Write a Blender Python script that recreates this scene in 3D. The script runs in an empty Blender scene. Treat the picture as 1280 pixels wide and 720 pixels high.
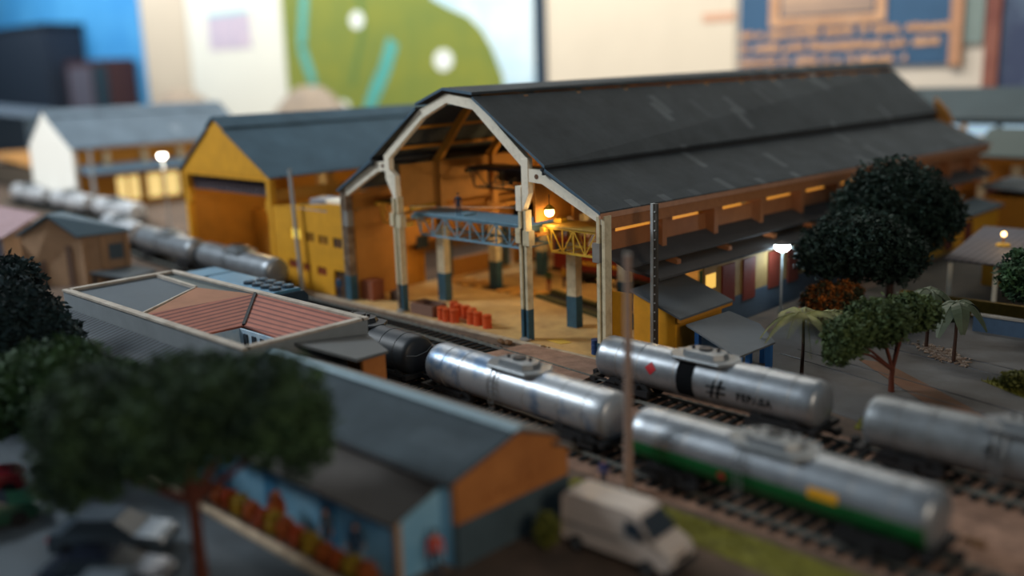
import bpy, bmesh, math, random
from mathutils import Vector, Matrix
scn = bpy.context.scene
col = scn.collection
R = math.radians
random.seed(7)

# ------------------------------------------------------------------ camera
cam_data = bpy.data.cameras.new('camera')
cam = bpy.data.objects.new('camera', cam_data); col.objects.link(cam)
CAM = Vector((45.486, -41.795, 16.285))
yaw, pitch, roll = R(44.373), R(12.684), R(-1.818)
fwd = Vector((-math.sin(yaw) * math.cos(pitch), math.cos(yaw) * math.cos(pitch), -math.sin(pitch)))
rgt = fwd.cross(Vector((0, 0, 1))).normalized(); upv = rgt.cross(fwd)
r2 = math.cos(roll) * rgt + math.sin(roll) * upv
u2 = -math.sin(roll) * rgt + math.cos(roll) * upv
cam.matrix_world = Matrix(((r2.x, u2.x, -fwd.x, CAM.x), (r2.y, u2.y, -fwd.y, CAM.y),
                           (r2.z, u2.z, -fwd.z, CAM.z), (0, 0, 0, 1)))
cam_data.sensor_width = 36.0
cam_data.lens = 1208.465 / 1280 * 36.0
cam_data.clip_start = 0.5; cam_data.clip_end = 2000
cam_data.dof.use_dof = True
cam_data.dof.focus_distance = 53.0
cam_data.dof.aperture_fstop = cam_data.lens / 1000.0 / 1.0
scn.camera = cam

# ------------------------------------------------------------------ light of the exhibition room
scn.view_settings.view_transform = 'Standard'
scn.view_settings.look = 'None'
scn.view_settings.exposure = 0.0
scn.view_settings.gamma = 1.0
scn.view_settings.use_curve_mapping = False
world = bpy.data.worlds.new('room_world'); scn.world = world
world.use_nodes = True
bg = world.node_tree.nodes['Background']
bg.inputs[0].default_value = (0.38, 0.60, 0.78, 1); bg.inputs[1].default_value = 0.17

def area(name, loc, aim, size, power, color, sy=None):
    l = bpy.data.lights.new(name, 'AREA'); l.energy = power; l.color = color
    l.size = size
    if sy: l.shape = 'RECTANGLE'; l.size_y = sy
    o = bpy.data.objects.new(name, l); col.objects.link(o); o.location = loc
    o.rotation_euler = (Vector(aim) - Vector(loc)).to_track_quat('-Z', 'Y').to_euler()
    return o
def spot(name, loc, aim, power, color, angle, blend=0.5, radius=1.0):
    l = bpy.data.lights.new(name, 'SPOT'); l.energy = power; l.color = color
    l.spot_size = R(angle); l.spot_blend = blend; l.shadow_soft_size = radius
    o = bpy.data.objects.new(name, l); col.objects.link(o); o.location = loc
    o.rotation_euler = (Vector(aim) - Vector(loc)).to_track_quat('-Z', 'Y').to_euler()
    return o
area('ceiling_light_wall_far', (-300, 52, 84), (-310, 109, 16), 150, 146000, (0.95, 0.98, 1.0), 20)
area('ceiling_light_wall_mid', (-160, 54, 84), (-165, 109, 14), 130, 140000, (1.0, 0.98, 0.92), 20)
area('ceiling_light_wall_near', (-40, 60, 90), (-40, 109, 18), 90, 112000, (1.0, 0.93, 0.82), 20)
area('ceiling_light_room', (-95, 52, 95), (-20, 5, 0), 70, 22000, (0.86, 0.94, 1.0), 30)
area('ceiling_light_front', (-82, -64, 74), (-6, -2, 0), 34, 112000, (0.88, 0.95, 1.0), 22)
area('ceiling_light_right', (102, -44, 40), (15, -5, 2), 30, 24000, (1.0, 0.80, 0.60), 20).data.specular_factor = 0.25
spot('track_spot', (-128, -55, 80), (-84, 8, 4), 270000, (1.0, 0.98, 0.93), 26, 0.6, 2.0)

# ------------------------------------------------------------------ materials
def lin(h):
    h = h.lstrip('#'); c = [int(h[i:i + 2], 16) / 255 for i in (0, 2, 4)]
    return tuple((x / 12.92 if x <= 0.04045 else ((x + 0.055) / 1.055) ** 2.4) for x in c) + (1,)
MATS = {}
def mat(name, c, rough=0.7, metal=0.0, var=0.15, scale=3.0, bump=0.0, c2=None, thr=None, emit=None, spec=0.4, stretch=None, trans=0.0):
    """Principled with a noise-mixed second colour (weathering) and optional bump."""
    if name in MATS: return MATS[name]
    m = bpy.data.materials.new(name); m.use_nodes = True
    nt = m.node_tree; b = nt.nodes['Principled BSDF']
    c = lin(c) if isinstance(c, str) else tuple(c) + (1,)
    c2 = (lin(c2) if isinstance(c2, str) else tuple(x * (1 - var) for x in c[:3]) + (1,))
    tc = nt.nodes.new('ShaderNodeTexCoord'); mp = nt.nodes.new('ShaderNodeMapping')
    nt.links.new(tc.outputs['Object'], mp.inputs[0])
    if stretch: mp.inputs['Scale'].default_value = stretch
    n = nt.nodes.new('ShaderNodeTexNoise'); n.inputs['Scale'].default_value = scale
    n.inputs['Detail'].default_value = 6; n.inputs['Roughness'].default_value = 0.65
    nt.links.new(mp.outputs[0], n.inputs['Vector'])
    rmp = nt.nodes.new('ShaderNodeValToRGB')
    lo, hi = thr if thr else (0.35, 0.7)
    rmp.color_ramp.elements[0].position = lo; rmp.color_ramp.elements[1].position = hi
    rmp.color_ramp.elements[0].color = c; rmp.color_ramp.elements[1].color = c2
    nt.links.new(n.outputs['Fac'], rmp.inputs[0]); nt.links.new(rmp.outputs[0], b.inputs['Base Color'])
    b.inputs['Roughness'].default_value = rough; b.inputs['Metallic'].default_value = metal
    b.inputs['Specular IOR Level'].default_value = spec
    if trans: b.inputs['Transmission Weight'].default_value = trans
    if bump:
        bp = nt.nodes.new('ShaderNodeBump'); bp.inputs['Strength'].default_value = bump
        n2 = nt.nodes.new('ShaderNodeTexNoise'); n2.inputs['Scale'].default_value = scale * 6; n2.inputs['Detail'].default_value = 5
        nt.links.new(mp.outputs[0], n2.inputs['Vector'])
        nt.links.new(n2.outputs['Fac'], bp.inputs['Height']); nt.links.new(bp.outputs[0], b.inputs['Normal'])
    if emit:
        b.inputs['Emission Color'].default_value = c; b.inputs['Emission Strength'].default_value = emit
    MATS[name] = m; return m

def roof_mat(name, base, patch, seam, bw, bh, patch_frac=0.06):
    """fibre-cement sheets: brick pattern of sheets, a few paler replaced sheets, streaks"""
    m = bpy.data.materials.new(name); m.use_nodes = True
    nt = m.node_tree; b = nt.nodes['Principled BSDF']; L = nt.links.new
    tc = nt.nodes.new('ShaderNodeTexCoord')
    br = nt.nodes.new('ShaderNodeTexBrick')
    br.inputs['Scale'].default_value = 1.0; br.inputs['Brick Width'].default_value = bw; br.inputs['Row Height'].default_value = bh
    br.inputs['Mortar Size'].default_value = 0.012
    br.inputs['Color1'].default_value = (0, 0, 0, 1); br.inputs['Color2'].default_value = (1, 1, 1, 1); br.inputs['Mortar'].default_value = (0.35, 0.35, 0.35, 1)
    br.offset = 0.37
    L(tc.outputs['Object'], br.inputs['Vector'])
    r1 = nt.nodes.new('ShaderNodeValToRGB')
    r1.color_ramp.elements[0].position = 1 - patch_frac - 0.02; r1.color_ramp.elements[1].position = 1 - patch_frac + 0.02
    r1.color_ramp.elements[0].color = lin(base); r1.color_ramp.elements[1].color = lin(patch)
    L(br.outputs['Color'], r1.inputs[0])
    n = nt.nodes.new('ShaderNodeTexNoise'); n.inputs['Scale'].default_value = 0.35; n.inputs['Detail'].default_value = 7; n.inputs['Roughness'].default_value = 0.7
    L(tc.outputs['Object'], n.inputs['Vector'])
    mx = nt.nodes.new('ShaderNodeMixRGB'); mx.blend_type = 'MULTIPLY'; mx.inputs[0].default_value = 1
    r2_ = nt.nodes.new('ShaderNodeValToRGB'); r2_.color_ramp.elements[0].position = 0.3; r2_.color_ramp.elements[1].position = 0.75
    r2_.color_ramp.elements[0].color = (0.72, 0.72, 0.72, 1); r2_.color_ramp.elements[1].color = (1.2, 1.2, 1.2, 1)
    L(n.outputs['Fac'], r2_.inputs[0]); L(r1.outputs[0], mx.inputs[1]); L(r2_.outputs[0], mx.inputs[2])
    mx2 = nt.nodes.new('ShaderNodeMixRGB'); L(br.outputs['Fac'], mx2.inputs[0]); L(mx.outputs[0], mx2.inputs[1]); mx2.inputs[2].default_value = lin(seam)
    L(mx2.outputs[0], b.inputs['Base Color']); b.inputs['Roughness'].default_value = 0.85; b.inputs['Specular IOR Level'].default_value = 0.12
    MATS[name] = m; return m

def stripe_mat(name, c1, c2, axis, period, rough=0.7, duty=0.5):
    """tile / corrugated courses running across one object axis"""
    m = bpy.data.materials.new(name); m.use_nodes = True
    nt = m.node_tree; b = nt.nodes['Principled BSDF']; L = nt.links.new
    tc = nt.nodes.new('ShaderNodeTexCoord'); sp = nt.nodes.new('ShaderNodeSeparateXYZ'); L(tc.outputs['Object'], sp.inputs[0])
    mu = nt.nodes.new('ShaderNodeMath'); mu.operation = 'MULTIPLY'; mu.inputs[1].default_value = 1 / period; L(sp.outputs[axis], mu.inputs[0])
    fr = nt.nodes.new('ShaderNodeMath'); fr.operation = 'FRACT'; L(mu.outputs[0], fr.inputs[0])
    rp = nt.nodes.new('ShaderNodeValToRGB'); rp.color_ramp.elements[0].position = duty; rp.color_ramp.elements[1].position = min(1, duty + 0.25)
    rp.color_ramp.elements[0].color = lin(c1); rp.color_ramp.elements[1].color = lin(c2); L(fr.outputs[0], rp.inputs[0])
    n = nt.nodes.new('ShaderNodeTexNoise'); n.inputs['Scale'].default_value = 1.4; n.inputs['Detail'].default_value = 6; L(tc.outputs['Object'], n.inputs['Vector'])
    r2_ = nt.nodes.new('ShaderNodeValToRGB'); r2_.color_ramp.elements[0].color = (0.7, 0.7, 0.7, 1); r2_.color_ramp.elements[1].color = (1.25, 1.25, 1.25, 1); L(n.outputs['Fac'], r2_.inputs[0])
    mx = nt.nodes.new('ShaderNodeMixRGB'); mx.blend_type = 'MULTIPLY'; mx.inputs[0].default_value = 1; L(rp.outputs[0], mx.inputs[1]); L(r2_.outputs[0], mx.inputs[2])
    L(mx.outputs[0], b.inputs['Base Color']); b.inputs['Roughness'].default_value = rough
    bp = nt.nodes.new('ShaderNodeBump'); bp.inputs['Strength'].default_value = 0.4; bp.inputs['Distance'].default_value = 0.05; L(fr.outputs[0], bp.inputs['Height']); L(bp.outputs[0], b.inputs['Normal'])
    MATS[name] = m; return m

def glow(name, c, strength):
    m = bpy.data.materials.new(name); m.use_nodes = True
    nt = m.node_tree; b = nt.nodes['Principled BSDF']
    b.inputs['Base Color'].default_value = tuple(c) + (1,)
    b.inputs['Emission Color'].default_value = tuple(c) + (1,); b.inputs['Emission Strength'].default_value = strength
    MATS[name] = m; return m

YEL = mat('yellow_paint', '#d99a1c', 0.65, var=0.2, scale=0.8)
OCH = mat('ochre_paint', '#bd8027', 0.7, var=0.22, scale=0.9)
ORG = mat('orange_wall_paint', '#aa7430', 0.7, var=0.2, scale=0.9)
CRM = mat('cream_paint', '#cfc2a2', 0.6, c2='#9d8d70', scale=1.6, thr=(0.45, 0.8))
WHT = mat('white_paint', '#efe6d2', 0.6, c2='#c0b6a2', scale=1.6, thr=(0.5, 0.85))
TEAL = mat('teal_paint', '#34596a', 0.6, var=0.3, scale=2)
BLUE = mat('crane_blue_paint', '#7aa0b4', 0.55, var=0.25, scale=2)
DKST = mat('dark_steel', '#1d2026', 0.6, var=0.3, scale=3)
YCR = mat('crane_yellow_paint', '#dcb23c', 0.55, var=0.25, scale=2)
RUST = mat('weathered_column', '#8b7a68', 0.7, c2='#5a4535', scale=2.2, thr=(0.4, 0.65))
GREY = mat('grey_concrete', '#8a8680', 0.85, var=0.25, scale=1.5, bump=0.15)
PENT = mat('pent_roof_grey', '#4c4b4b', .85, var=.15, scale=.5, spec=.1)
LEAN = mat('lean_roof_grey', '#5d6266', .8, var=.12, scale=.5, spec=.15)
SILV = mat('aluminium_paint', '#969ca2', 0.38, 0.66, c2='#75797d', scale=1.2, thr=(0.4, 0.8))
SILD = mat('dirty_aluminium', '#7e8488', 0.45, 0.5, c2='#5c5f61', scale=1.0, thr=(0.35, 0.8))
WSIL = mat('white_tank_paint', '#c9ccd0', 0.4, 0.25, c2='#9fa3a8', scale=1.0)
BLK = mat('black_underframe', '#141518', 0.7, var=0.3, scale=3)
TBLK = mat('black_tank_paint', '#1d242b', 0.5, var=0.3, scale=1.5)
GRN = mat('green_band_paint', '#0b5f30', 0.45, 0.1, var=0.25, scale=1)
RED = mat('red_paint', '#b3242c', 0.5)
MARK = mat('black_lettering', '#121417', 0.9, spec=0.05)
RAIL = mat('rail_steel', '#6f736e', 0.6, 0.1, c2='#544e48', scale=3)
SLP = mat('dark_sleeper', '#26292a', 0.9, var=0.3, scale=4, spec=0.1)
ROOF = roof_mat('sheet_roof_dark', '#454b4f', '#5b6266', '#393f43', 1.9, 0.8)
ROOF2 = roof_mat('sheet_roof_slate', '#465d6c', '#566c7a', '#3b4f5c', 1.9, 0.8, 0.03)
ROOF3 = roof_mat('sheet_roof_pale', '#647380', '#7c8a96', '#55626d', 1.9, 0.8, 0.05)
ROOF4 = roof_mat('sheet_roof_station', '#434e55', '#4a555c', '#3b464c', 3.0, 1.0, 0.03)
EDGE = mat('roof_edge_paint', '#476275', 0.6, var=0.2)
TILE_Y = stripe_mat('clay_tile_rows_y', '#a35f4c', '#6d3a30', 1, 0.32)
TILE_X = stripe_mat('clay_tile_rows_x', '#9c5a47', '#64342b', 0, 0.32)
PINK = stripe_mat('pink_tile', '#a08488', '#7d666b', 0, 0.6)
CORR = stripe_mat('corrugated_grey', '#3c454d', '#181c20', 0, 0.42)
CORR2 = stripe_mat('corrugated_pale', '#4f4d55', '#36353d', 0, 0.5)
BEIGE = mat('beige_wall_paint', '#a9886a', 0.75, var=0.2, scale=0.8)
DOORR = mat('dark_red_shutter', '#6b2a1c', 0.6, var=0.25, scale=2)
LBLUE = mat('light_blue_wall', '#84b3cd', 0.5, c2='#5f97b8', scale=0.7)
SLATE = mat('slate_dado_paint', '#41525a', 0.7, var=0.25, scale=1)
GLASS = mat('dark_window_glass', '#28323c', 0.3, spec=0.3, var=0.1)
DARK = mat('dark_opening', '#17171a', 0.8)
BARK = mat('bark', '#3a2319', 0.9, var=0.4, scale=5, bump=0.3)
BARKR = mat('red_bark', '#5a2a1a', 0.9, var=0.4, scale=5, bump=0.3)
LEAFD = mat('dark_foliage', '#193227', 0.8, c2='#0d1f19', scale=0.9, thr=(0.3, 0.65))
LEAFM = mat('mid_foliage', '#35562d', 0.8, c2='#1b3220', scale=0.8, thr=(0.3, 0.65))
LEAFO = mat('olive_foliage', '#4a5a2c', 0.8, c2='#2d3f24', scale=0.8, thr=(0.3, 0.65))
PALM = mat('palm_frond', '#86834a', 0.7, c2='#4a5230', scale=1.2)
BAN = mat('banana_leaf', '#414b34', 0.6, c2='#2f3a28', scale=1.5)
FLOW = mat('orange_blossom', '#a5561c', 0.7, c2='#6e3014', scale=2)
FLOR = mat('red_orange_blossom', '#a5381a', 0.7, c2='#7e5f1a', scale=1.6)
SKIN = mat('skin', '#b5805e', 0.6)
HAIR = mat('dark_hair', '#2a1c14', 0.8)
DRUMO = mat('orange_drum_paint', '#d2521e', 0.5, var=0.25, scale=3)
DRUMB = mat('blue_drum_paint', '#1f3f6e', 0.45, var=0.25, scale=3)
CONC = mat('mast_concrete', '#a9afb1', 0.7, var=0.2, scale=2)
TYRE = mat('tyre_rubber', '#101113', 0.8)
CARW = mat('white_car_paint', '#b9aca2', 0.4, var=0.08)
GLW_WARM = glow('bulb_warm', (1.0, 0.62, 0.22), 14)
GLW_COOL = glow('bulb_cool', (0.66, 0.86, 1.0), 40)
GLW_WHITE = glow('bulb_white', (1.0, 0.92, 0.78), 18)
GLW_SLOT = glow('lit_clerestory_glass', (1.0, 0.42, 0.06), 0.5)

# ------------------------------------------------------------------ mesh helpers
ROOT = {}
def wloc(o):
    v = Vector((0, 0, 0))
    while o is not None: v += o.location; o = o.parent
    return v
class MB:
    def __init__(s): s.bm = bmesh.new(); s.mi = 0
    def face(s, vs):
        try:
            f = s.bm.faces.new(vs); f.material_index = s.mi; return f
        except ValueError: return None
    def poly(s, pts): return s.face([s.bm.verts.new(p) for p in pts])
    def prism(s, pts, vec):
        vec = Vector(vec); a = [s.bm.verts.new(p) for p in pts]; b = [s.bm.verts.new(Vector(p) + vec) for p in pts]
        s.face(a[::-1]); s.face(b); n = len(a)
        for i in range(n): s.face([a[i], a[(i + 1) % n], b[(i + 1) % n], b[i]])
        return s
    def box(s, x0, x1, y0, y1, z0, z1):
        return s.prism([(x0, y0, z0), (x1, y0, z0), (x1, y1, z0), (x0, y1, z0)], (0, 0, z1 - z0))
    def beam(s, p, q, w, h=None, up=(0, 0, 1)):
        h = h or w; p = Vector(p); q = Vector(q); d = (q - p).normalized(); up = Vector(up)
        if abs(d.dot(up)) > 0.98: up = Vector((0, 1, 0))
        sd = d.cross(up).normalized(); u = sd.cross(d)
        return s.prism([p + sd * w / 2 + u * h / 2, p - sd * w / 2 + u * h / 2, p - sd * w / 2 - u * h / 2, p + sd * w / 2 - u * h / 2], q - p)
    def loft(s, rings, caps=True, closed=True):
        vr = [[s.bm.verts.new(p) for p in r] for r in rings]; n = len(vr[0])
        for a, b in zip(vr[:-1], vr[1:]):
            for i in range(n if closed else n - 1): s.face([a[i], a[(i + 1) % n], b[(i + 1) % n], b[i]])
        if caps: s.face(vr[0][::-1]); s.face(vr[-1])
        return s
    def tube(s, pts, rads, n=10, caps=True):
        pts = [Vector(p) for p in pts]; rings = []
        for i, p in enumerate(pts):
            d = (pts[min(i + 1, len(pts) - 1)] - pts[max(i - 1, 0)]).normalized()
            a = Vector((1, 0, 0)) if abs(d.x) < 0.9 else Vector((0, 1, 0))
            u = d.cross(a).normalized(); v = d.cross(u); r = rads[i] if hasattr(rads, '__len__') else rads
            rings.append([p + (u * math.cos(2 * math.pi * k / n) + v * math.sin(2 * math.pi * k / n)) * r for k in range(n)])
        return s.loft(rings, caps)
    def cyl(s, p, q, r, r1=None, n=16): return s.tube([p, q], [r, r if r1 is None else r1], n)
    def ball(s, c, r, nu=12, nv=8):
        c = Vector(c); r = Vector(r) if hasattr(r, '__len__') else Vector((r, r, r))
        rings = []
        for j in range(1, nv):
            t = math.pi * j / nv
            rings.append([c + Vector((r.x * math.sin(t) * math.cos(2 * math.pi * i / nu), r.y * math.sin(t) * math.sin(2 * math.pi * i / nu), r.z * math.cos(t))) for i in range(nu)])
        vr = [[s.bm.verts.new(p) for p in q] for q in rings]
        t = s.bm.verts.new(c + Vector((0, 0, r.z))); b = s.bm.verts.new(c - Vector((0, 0, r.z)))
        for i in range(nu):
            s.face([t, vr[0][i], vr[0][(i + 1) % nu]]); s.face([b, vr[-1][(i + 1) % nu], vr[-1][i]])
            for j in range(len(vr) - 1): s.face([vr[j][i], vr[j + 1][i], vr[j + 1][(i + 1) % nu], vr[j][(i + 1) % nu]])
        return s
    def build(s, name, m, parent=None, smooth=False, bevel=0.0):
        bmesh.ops.recalc_face_normals(s.bm, faces=s.bm.faces[:])
        if bevel: bmesh.ops.bevel(s.bm, geom=s.bm.edges[:], offset=bevel, segments=1, affect='EDGES', clamp_overlap=True)
        off = wloc(parent) if parent is not None else None
        if parent is None:   # origin at the base of the thing
            vs = [v.co for v in s.bm.verts]; 
            c = Vector(((min(v.x for v in vs) + max(v.x for v in vs)) / 2, (min(v.y for v in vs) + max(v.y for v in vs)) / 2, min(v.z for v in vs)))
            if s.keep: c = Vector((0, 0, 0))
            off = c
        bmesh.ops.translate(s.bm, vec=-off, verts=s.bm.verts[:])
        me = bpy.data.meshes.new(name); s.bm.to_mesh(me); s.bm.free()
        for mm in (m if isinstance(m, (list, tuple)) else [m]): me.materials.append(mm)
        if smooth:
            for p in me.polygons: p.use_smooth = True
            if hasattr(me, 'set_sharp_from_angle'): me.set_sharp_from_angle(angle=R(40))
        o = bpy.data.objects.new(name, me); col.objects.link(o)
        if parent is not None: o.parent = parent
        else: o.location = off
        return o
    keep = False
def tag(o, label=None, cat=None, group=None, kind=None):
    if label: o['label'] = label
    if cat: o['category'] = cat
    if group: o['group'] = group
    if kind: o['kind'] = kind
    return o
def thing(name, label, cat, loc=(0, 0, 0), group=None, rz=0):
    o = bpy.data.objects.new(name, None); col.objects.link(o); o.location = loc; o.rotation_euler.z = rz
    o.empty_display_size = 0.3
    return tag(o, label, cat, group)
def struct(name, mb, m, label=None):
    mb.keep = True
    o = mb.build(name, m); o['kind'] = 'structure'
    if label: o['label'] = label
    return o
KIDS = {}
def copy_tree(o, parent=None):
    c = o.copy(); col.objects.link(c)
    if parent is not None: c.parent = parent
    for ch in [x for x in o.children]: copy_tree(ch, c)
    return c
def lerp(a, b, t): return a + (b - a) * t
# ================================================================== SETTING
struct('floor', MB().box(-430, 130, -90, 115, -76, -75), mat('room_floor_tile', '#5c5750', 0.6))
struct('wall_back', MB().box(-430, 130, 109.75, 112, -75, 110), mat('room_wall_paint', '#cfc6b8', 0.8, var=0.06, scale=0.05))
GND = mat('layout_ground', '#6f5b4c', 0.95, c2='#4b4038', scale=0.5, thr=(0.35, 0.7), bump=0.35)
struct('ground', MB().box(-235, 85, -44, 108.5, -75, 0), GND)
SAND = mat('hall_floor_sand', '#c8a468', 0.9, c2='#a27f50', scale=0.5, thr=(0.4, 0.75), bump=0.1)
struct('path_hall_floor', MB().box(-12.2, 12.6, -0.55, 61.5, 0, 0.05), SAND)
CURB = mat('pale_curb', '#bfae96', 0.9, c2='#8f7d68', scale=1.2)
struct('curb_hall_front', MB().box(-23, 15.5, -0.95, -0.55, 0, 0.09), CURB)
BALL = mat('ballast_brown', '#a07e6a', 0.95, c2='#6e5446', scale=1.3, thr=(0.35, 0.7), bump=0.5)
struct('path_track_bed', MB().prism([(-14, -13.3, 0), (43, -13.3, 0), (43, -3.2, 0), (14, -2.6, 0), (-14, -1.2, 0)], (0, 0, 0.03)), BALL)
struct('path_crossing', MB().prism([(4.2, -8.4, 0), (14.2, -8.9, 0), (13.8, -1.2, 0), (6.9, -1.2, 0), (6.2, -4.6, 0), (4.0, -6.6, 0)], (0, 0, .22)), mat('crossing_earth', '#a5836f', .95, c2='#7f6353', scale=1.1, bump=.3))
YARD = mat('yard_asphalt', '#5c5c5c', 0.9, c2='#47423e', scale=0.35, thr=(0.3, 0.75), bump=0.1)
struct('path_yard_road', MB().prism([(16.5, 9.5, 0), (19.2, 1.2, 0), (31, -1.6, 0), (47, -2.4, 0), (50, 17, 0), (20, 24, 0), (16, 24, 0)], (0, 0, 0.025)), YARD)
EARTH = mat('brown_earth', '#6b4a36', 0.95, c2='#54402f', scale=0.8, bump=0.3)
struct('path_earth_strip', MB().prism([(23.2, 8.3, 0.025), (24.6, 8.6, 0.025), (29, 5.4, 0.025), (34, 1.5, 0.025), (34, -0.4, 0.025), (28.5, 3.7, 0.025)], (0, 0, 0.02)), EARTH)
PARK = mat('car_park_asphalt', '#4e5860', 0.9, c2='#3d444a', scale=0.3, bump=0.1)
struct('path_car_park', MB().box(-40, 27, -43.5, -25.6, 0, 0.03), PARK)
struct('curb_car_park', MB().box(-4, 27, -25.6, -25.25, 0, 0.16), CURB)
struct('path_station_yard', MB().box(23.2, 40, -25.2, -16.8, 0, 0.02), mat('station_yard_earth', '#544438', 0.95, c2='#3c332b', scale=0.6, bump=0.2))
struct('path_dark_yard', MB().prism([(16.2, 24.2, 0), (20, 24.2, 0), (50, 17.2, 0), (60, 30, 0), (40, 57, 0), (16.2, 57, 0)], (0, 0, .02)), mat('dark_yard_earth', '#3a3631', .95, c2='#24251f', scale=.5, bump=.2))
GRS = mat('dry_grass', '#7d7a2a', 0.95, c2='#5e5a26', scale=1.2, thr=(0.35, 0.7), bump=0.6)
def grass_patch(label, pts, n, seed, h=0.22, m=GRS):
    rnd = random.Random(seed); b = MB()
    b.prism([(p[0], p[1], 0.0) for p in pts], (0, 0, 0.05))
    xs = [p[0] for p in pts]; ys = [p[1] for p in pts]
    def inside(x, y):
        r = False; j = len(pts) - 1
        for i in range(len(pts)):
            (xi, yi), (xj, yj) = pts[i], pts[j]
            if (yi > y) != (yj > y) and x < (xj - xi) * (y - yi) / (yj - yi) + xi: r = not r
            j = i
        return r
    k = 0
    while k < n:
        x, y = rnd.uniform(min(xs), max(xs)), rnd.uniform(min(ys), max(ys))
        if not inside(x, y): continue
        a = rnd.uniform(0, 6.28); w = 0.035; q = (x + rnd.uniform(-.1, .1), y + rnd.uniform(-.1, .1), rnd.uniform(.5, 1) * h)
        b.poly([(x - w * math.cos(a), y - w * math.sin(a), 0.04), (x + w * math.cos(a), y + w * math.sin(a), 0.04), q]); k += 1
    o = b.build('grass', m); tag(o, label, 'grass', kind='stuff'); return o
grass_patch('dry yellow-green grass verge between the white van and the tank wagon with the green band', [(21.5, -14.9), (40, -16.6), (40, -14.0), (24, -13.75), (21.5, -13.9)], 1500, 1)
grass_patch('patch of dry grass at the right edge of the yard road', [(29.6, 8.6), (32.6, 6.8), (34, 8.6), (31.2, 10.2)], 600, 2, 0.35)
grass_patch('low grass beside the ends of the two silver wagons', [(27.6, -1.7), (29.6, -1.9), (29.3, -0.4), (27.3, -0.2)], 300, 3, 0.25)

# ---- the exhibition wall: boards, posters and furniture behind the layout
def board(name, label, x0, x1, z0, z1, m, cat, d=0.35, y=109.6):
    o = MB().box(x0, x1, y - d, y, z0, z1).build(name, m, bevel=0.0); return tag(o, label, cat)
board('blue_banner', 'bright blue banner hung on the far left of the back wall', -425, -268, -10, 80, mat('blue_banner_cloth', '#2a82c0', 0.7, c2='#4fa2d6', scale=0.02), 'banner')
board('pale_board', 'narrow pale cream board between the blue banner and the white poster', -266, -237.5, -10, 80, mat('cream_panel_paint', '#c9bba6', 0.75, var=0.08, scale=0.05), 'panel')
wp = board('white_poster', 'large white poster with a small pale picture on it', -237, -185.5, -10, 80, mat('white_poster_paper', '#dcdcd2', 0.7, var=0.04, scale=0.1), 'poster')
b = MB(); b.box(-224.5, -201.5, 109.1, 109.25, 24.8, 34.4); pic = b.build('picture', mat('faded_picture', '#c8b8c4', 0.7, c2='#a9a4bb', scale=0.25), wp)
b = MB(); b.box(-224.5, -201.5, 109.0, 109.25, 34.4, 35.6); b.build('picture_heading', mat('pale_cyan_ink', '#a8d8dc', 0.7), wp)
mp_ = thing('map_poster', 'large map poster with green land and turquoise rivers on pale blue', 'map', (-139, 109.6, 0))
MB().box(-185, -93.6, 109.25, 109.6, -10, 80).build('backing', mat('pale_sky_paper', '#cfe2ea', 0.7, c2='#8fc8ea', scale=0.03, thr=(0.45, 0.65)), mp_)
land = [(-185, -10), (-104, -10), (-102.3, 8), (-103, 15), (-106, 21), (-109, 25), (-113, 28), (-119, 30.2), (-124.5, 32.5), (-129, 37), (-131, 42), (-134, 80), (-185, 80)]
MB().prism([(x, 109.25, z) for x, z in land], (0, -0.12, 0)).build('land', mat('map_land_green', '#7f8530', 0.7, c2='#677936', scale=0.09, thr=(0.35, 0.7)), mp_)
def strip(b, pts, w, y=109.13, d=0.08):
    for (xa, za), (xb, zb) in zip(pts[:-1], pts[1:]): b.beam((xa, y - d / 2, za), (xb, y - d / 2, zb), w, d, up=(0, 1, 0))
TQ = mat('map_river_turquoise', '#4fa6a0', 0.7)
for pts, w in (([(-177, 60), (-174, 37), (-177, 24), (-173, 15), (-175, 5)], 3.4), ([(-139, 24), (-143, 17), (-148, 11), (-152, 4)], 4.2)):
    b = MB(); strip(b, pts, w); b.build('river', TQ, mp_)
b = MB(); strip(b, [(-152, 40), (-150, 28), (-156, 14)], 2.0); b.build('road', mat('map_road_green', '#5c7a3e', 0.7), mp_)
PAP = mat('map_white', '#e8efec', 0.6)
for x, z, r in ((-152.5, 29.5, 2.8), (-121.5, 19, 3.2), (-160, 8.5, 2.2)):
    b = MB(); b.loft([[(x + r * math.cos(t * math.pi / 8), y, z + 0.75 * r * math.sin(t * math.pi / 8)) for t in range(16)] for y in (109.14, 109.0)]); b.build('white_blob', PAP, mp_)  # plain white blobs laid on the map
struct('trim_1', MB().box(-93.4, -90.6, 108.9, 109.6, -10, 80), mat('dark_blue_post', '#24384a', 0.6))
cb = board('cream_board', 'wide cream display board right of the dark post on the back wall', -90, -46.5, -10, 80, mat('cream_board_paint', '#d4c9b6', 0.75, var=0.07, scale=0.07), 'board')
MB().box(-53, -46.5, 109.1, 109.25, 23.5, 25.0).build('faint_heading', mat('faint_peach_ink', '#d0a68c', 0.7), cb)
sg = thing('painted_sign', 'big blue sign with rough peach lettering above the hall roof at right', 'sign', (-27, 109.6, 14))
SB = mat('sign_blue', '#33587a', 0.7, var=0.15, scale=0.2); PE = mat('sign_peach', '#c99f7c', 0.75, c2='#b08462', scale=0.5)
MB().box(-45.6, -9.8, 109.2, 109.6, 15.2, 60).build('panel', SB, sg)
rs = random.Random(12)
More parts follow.
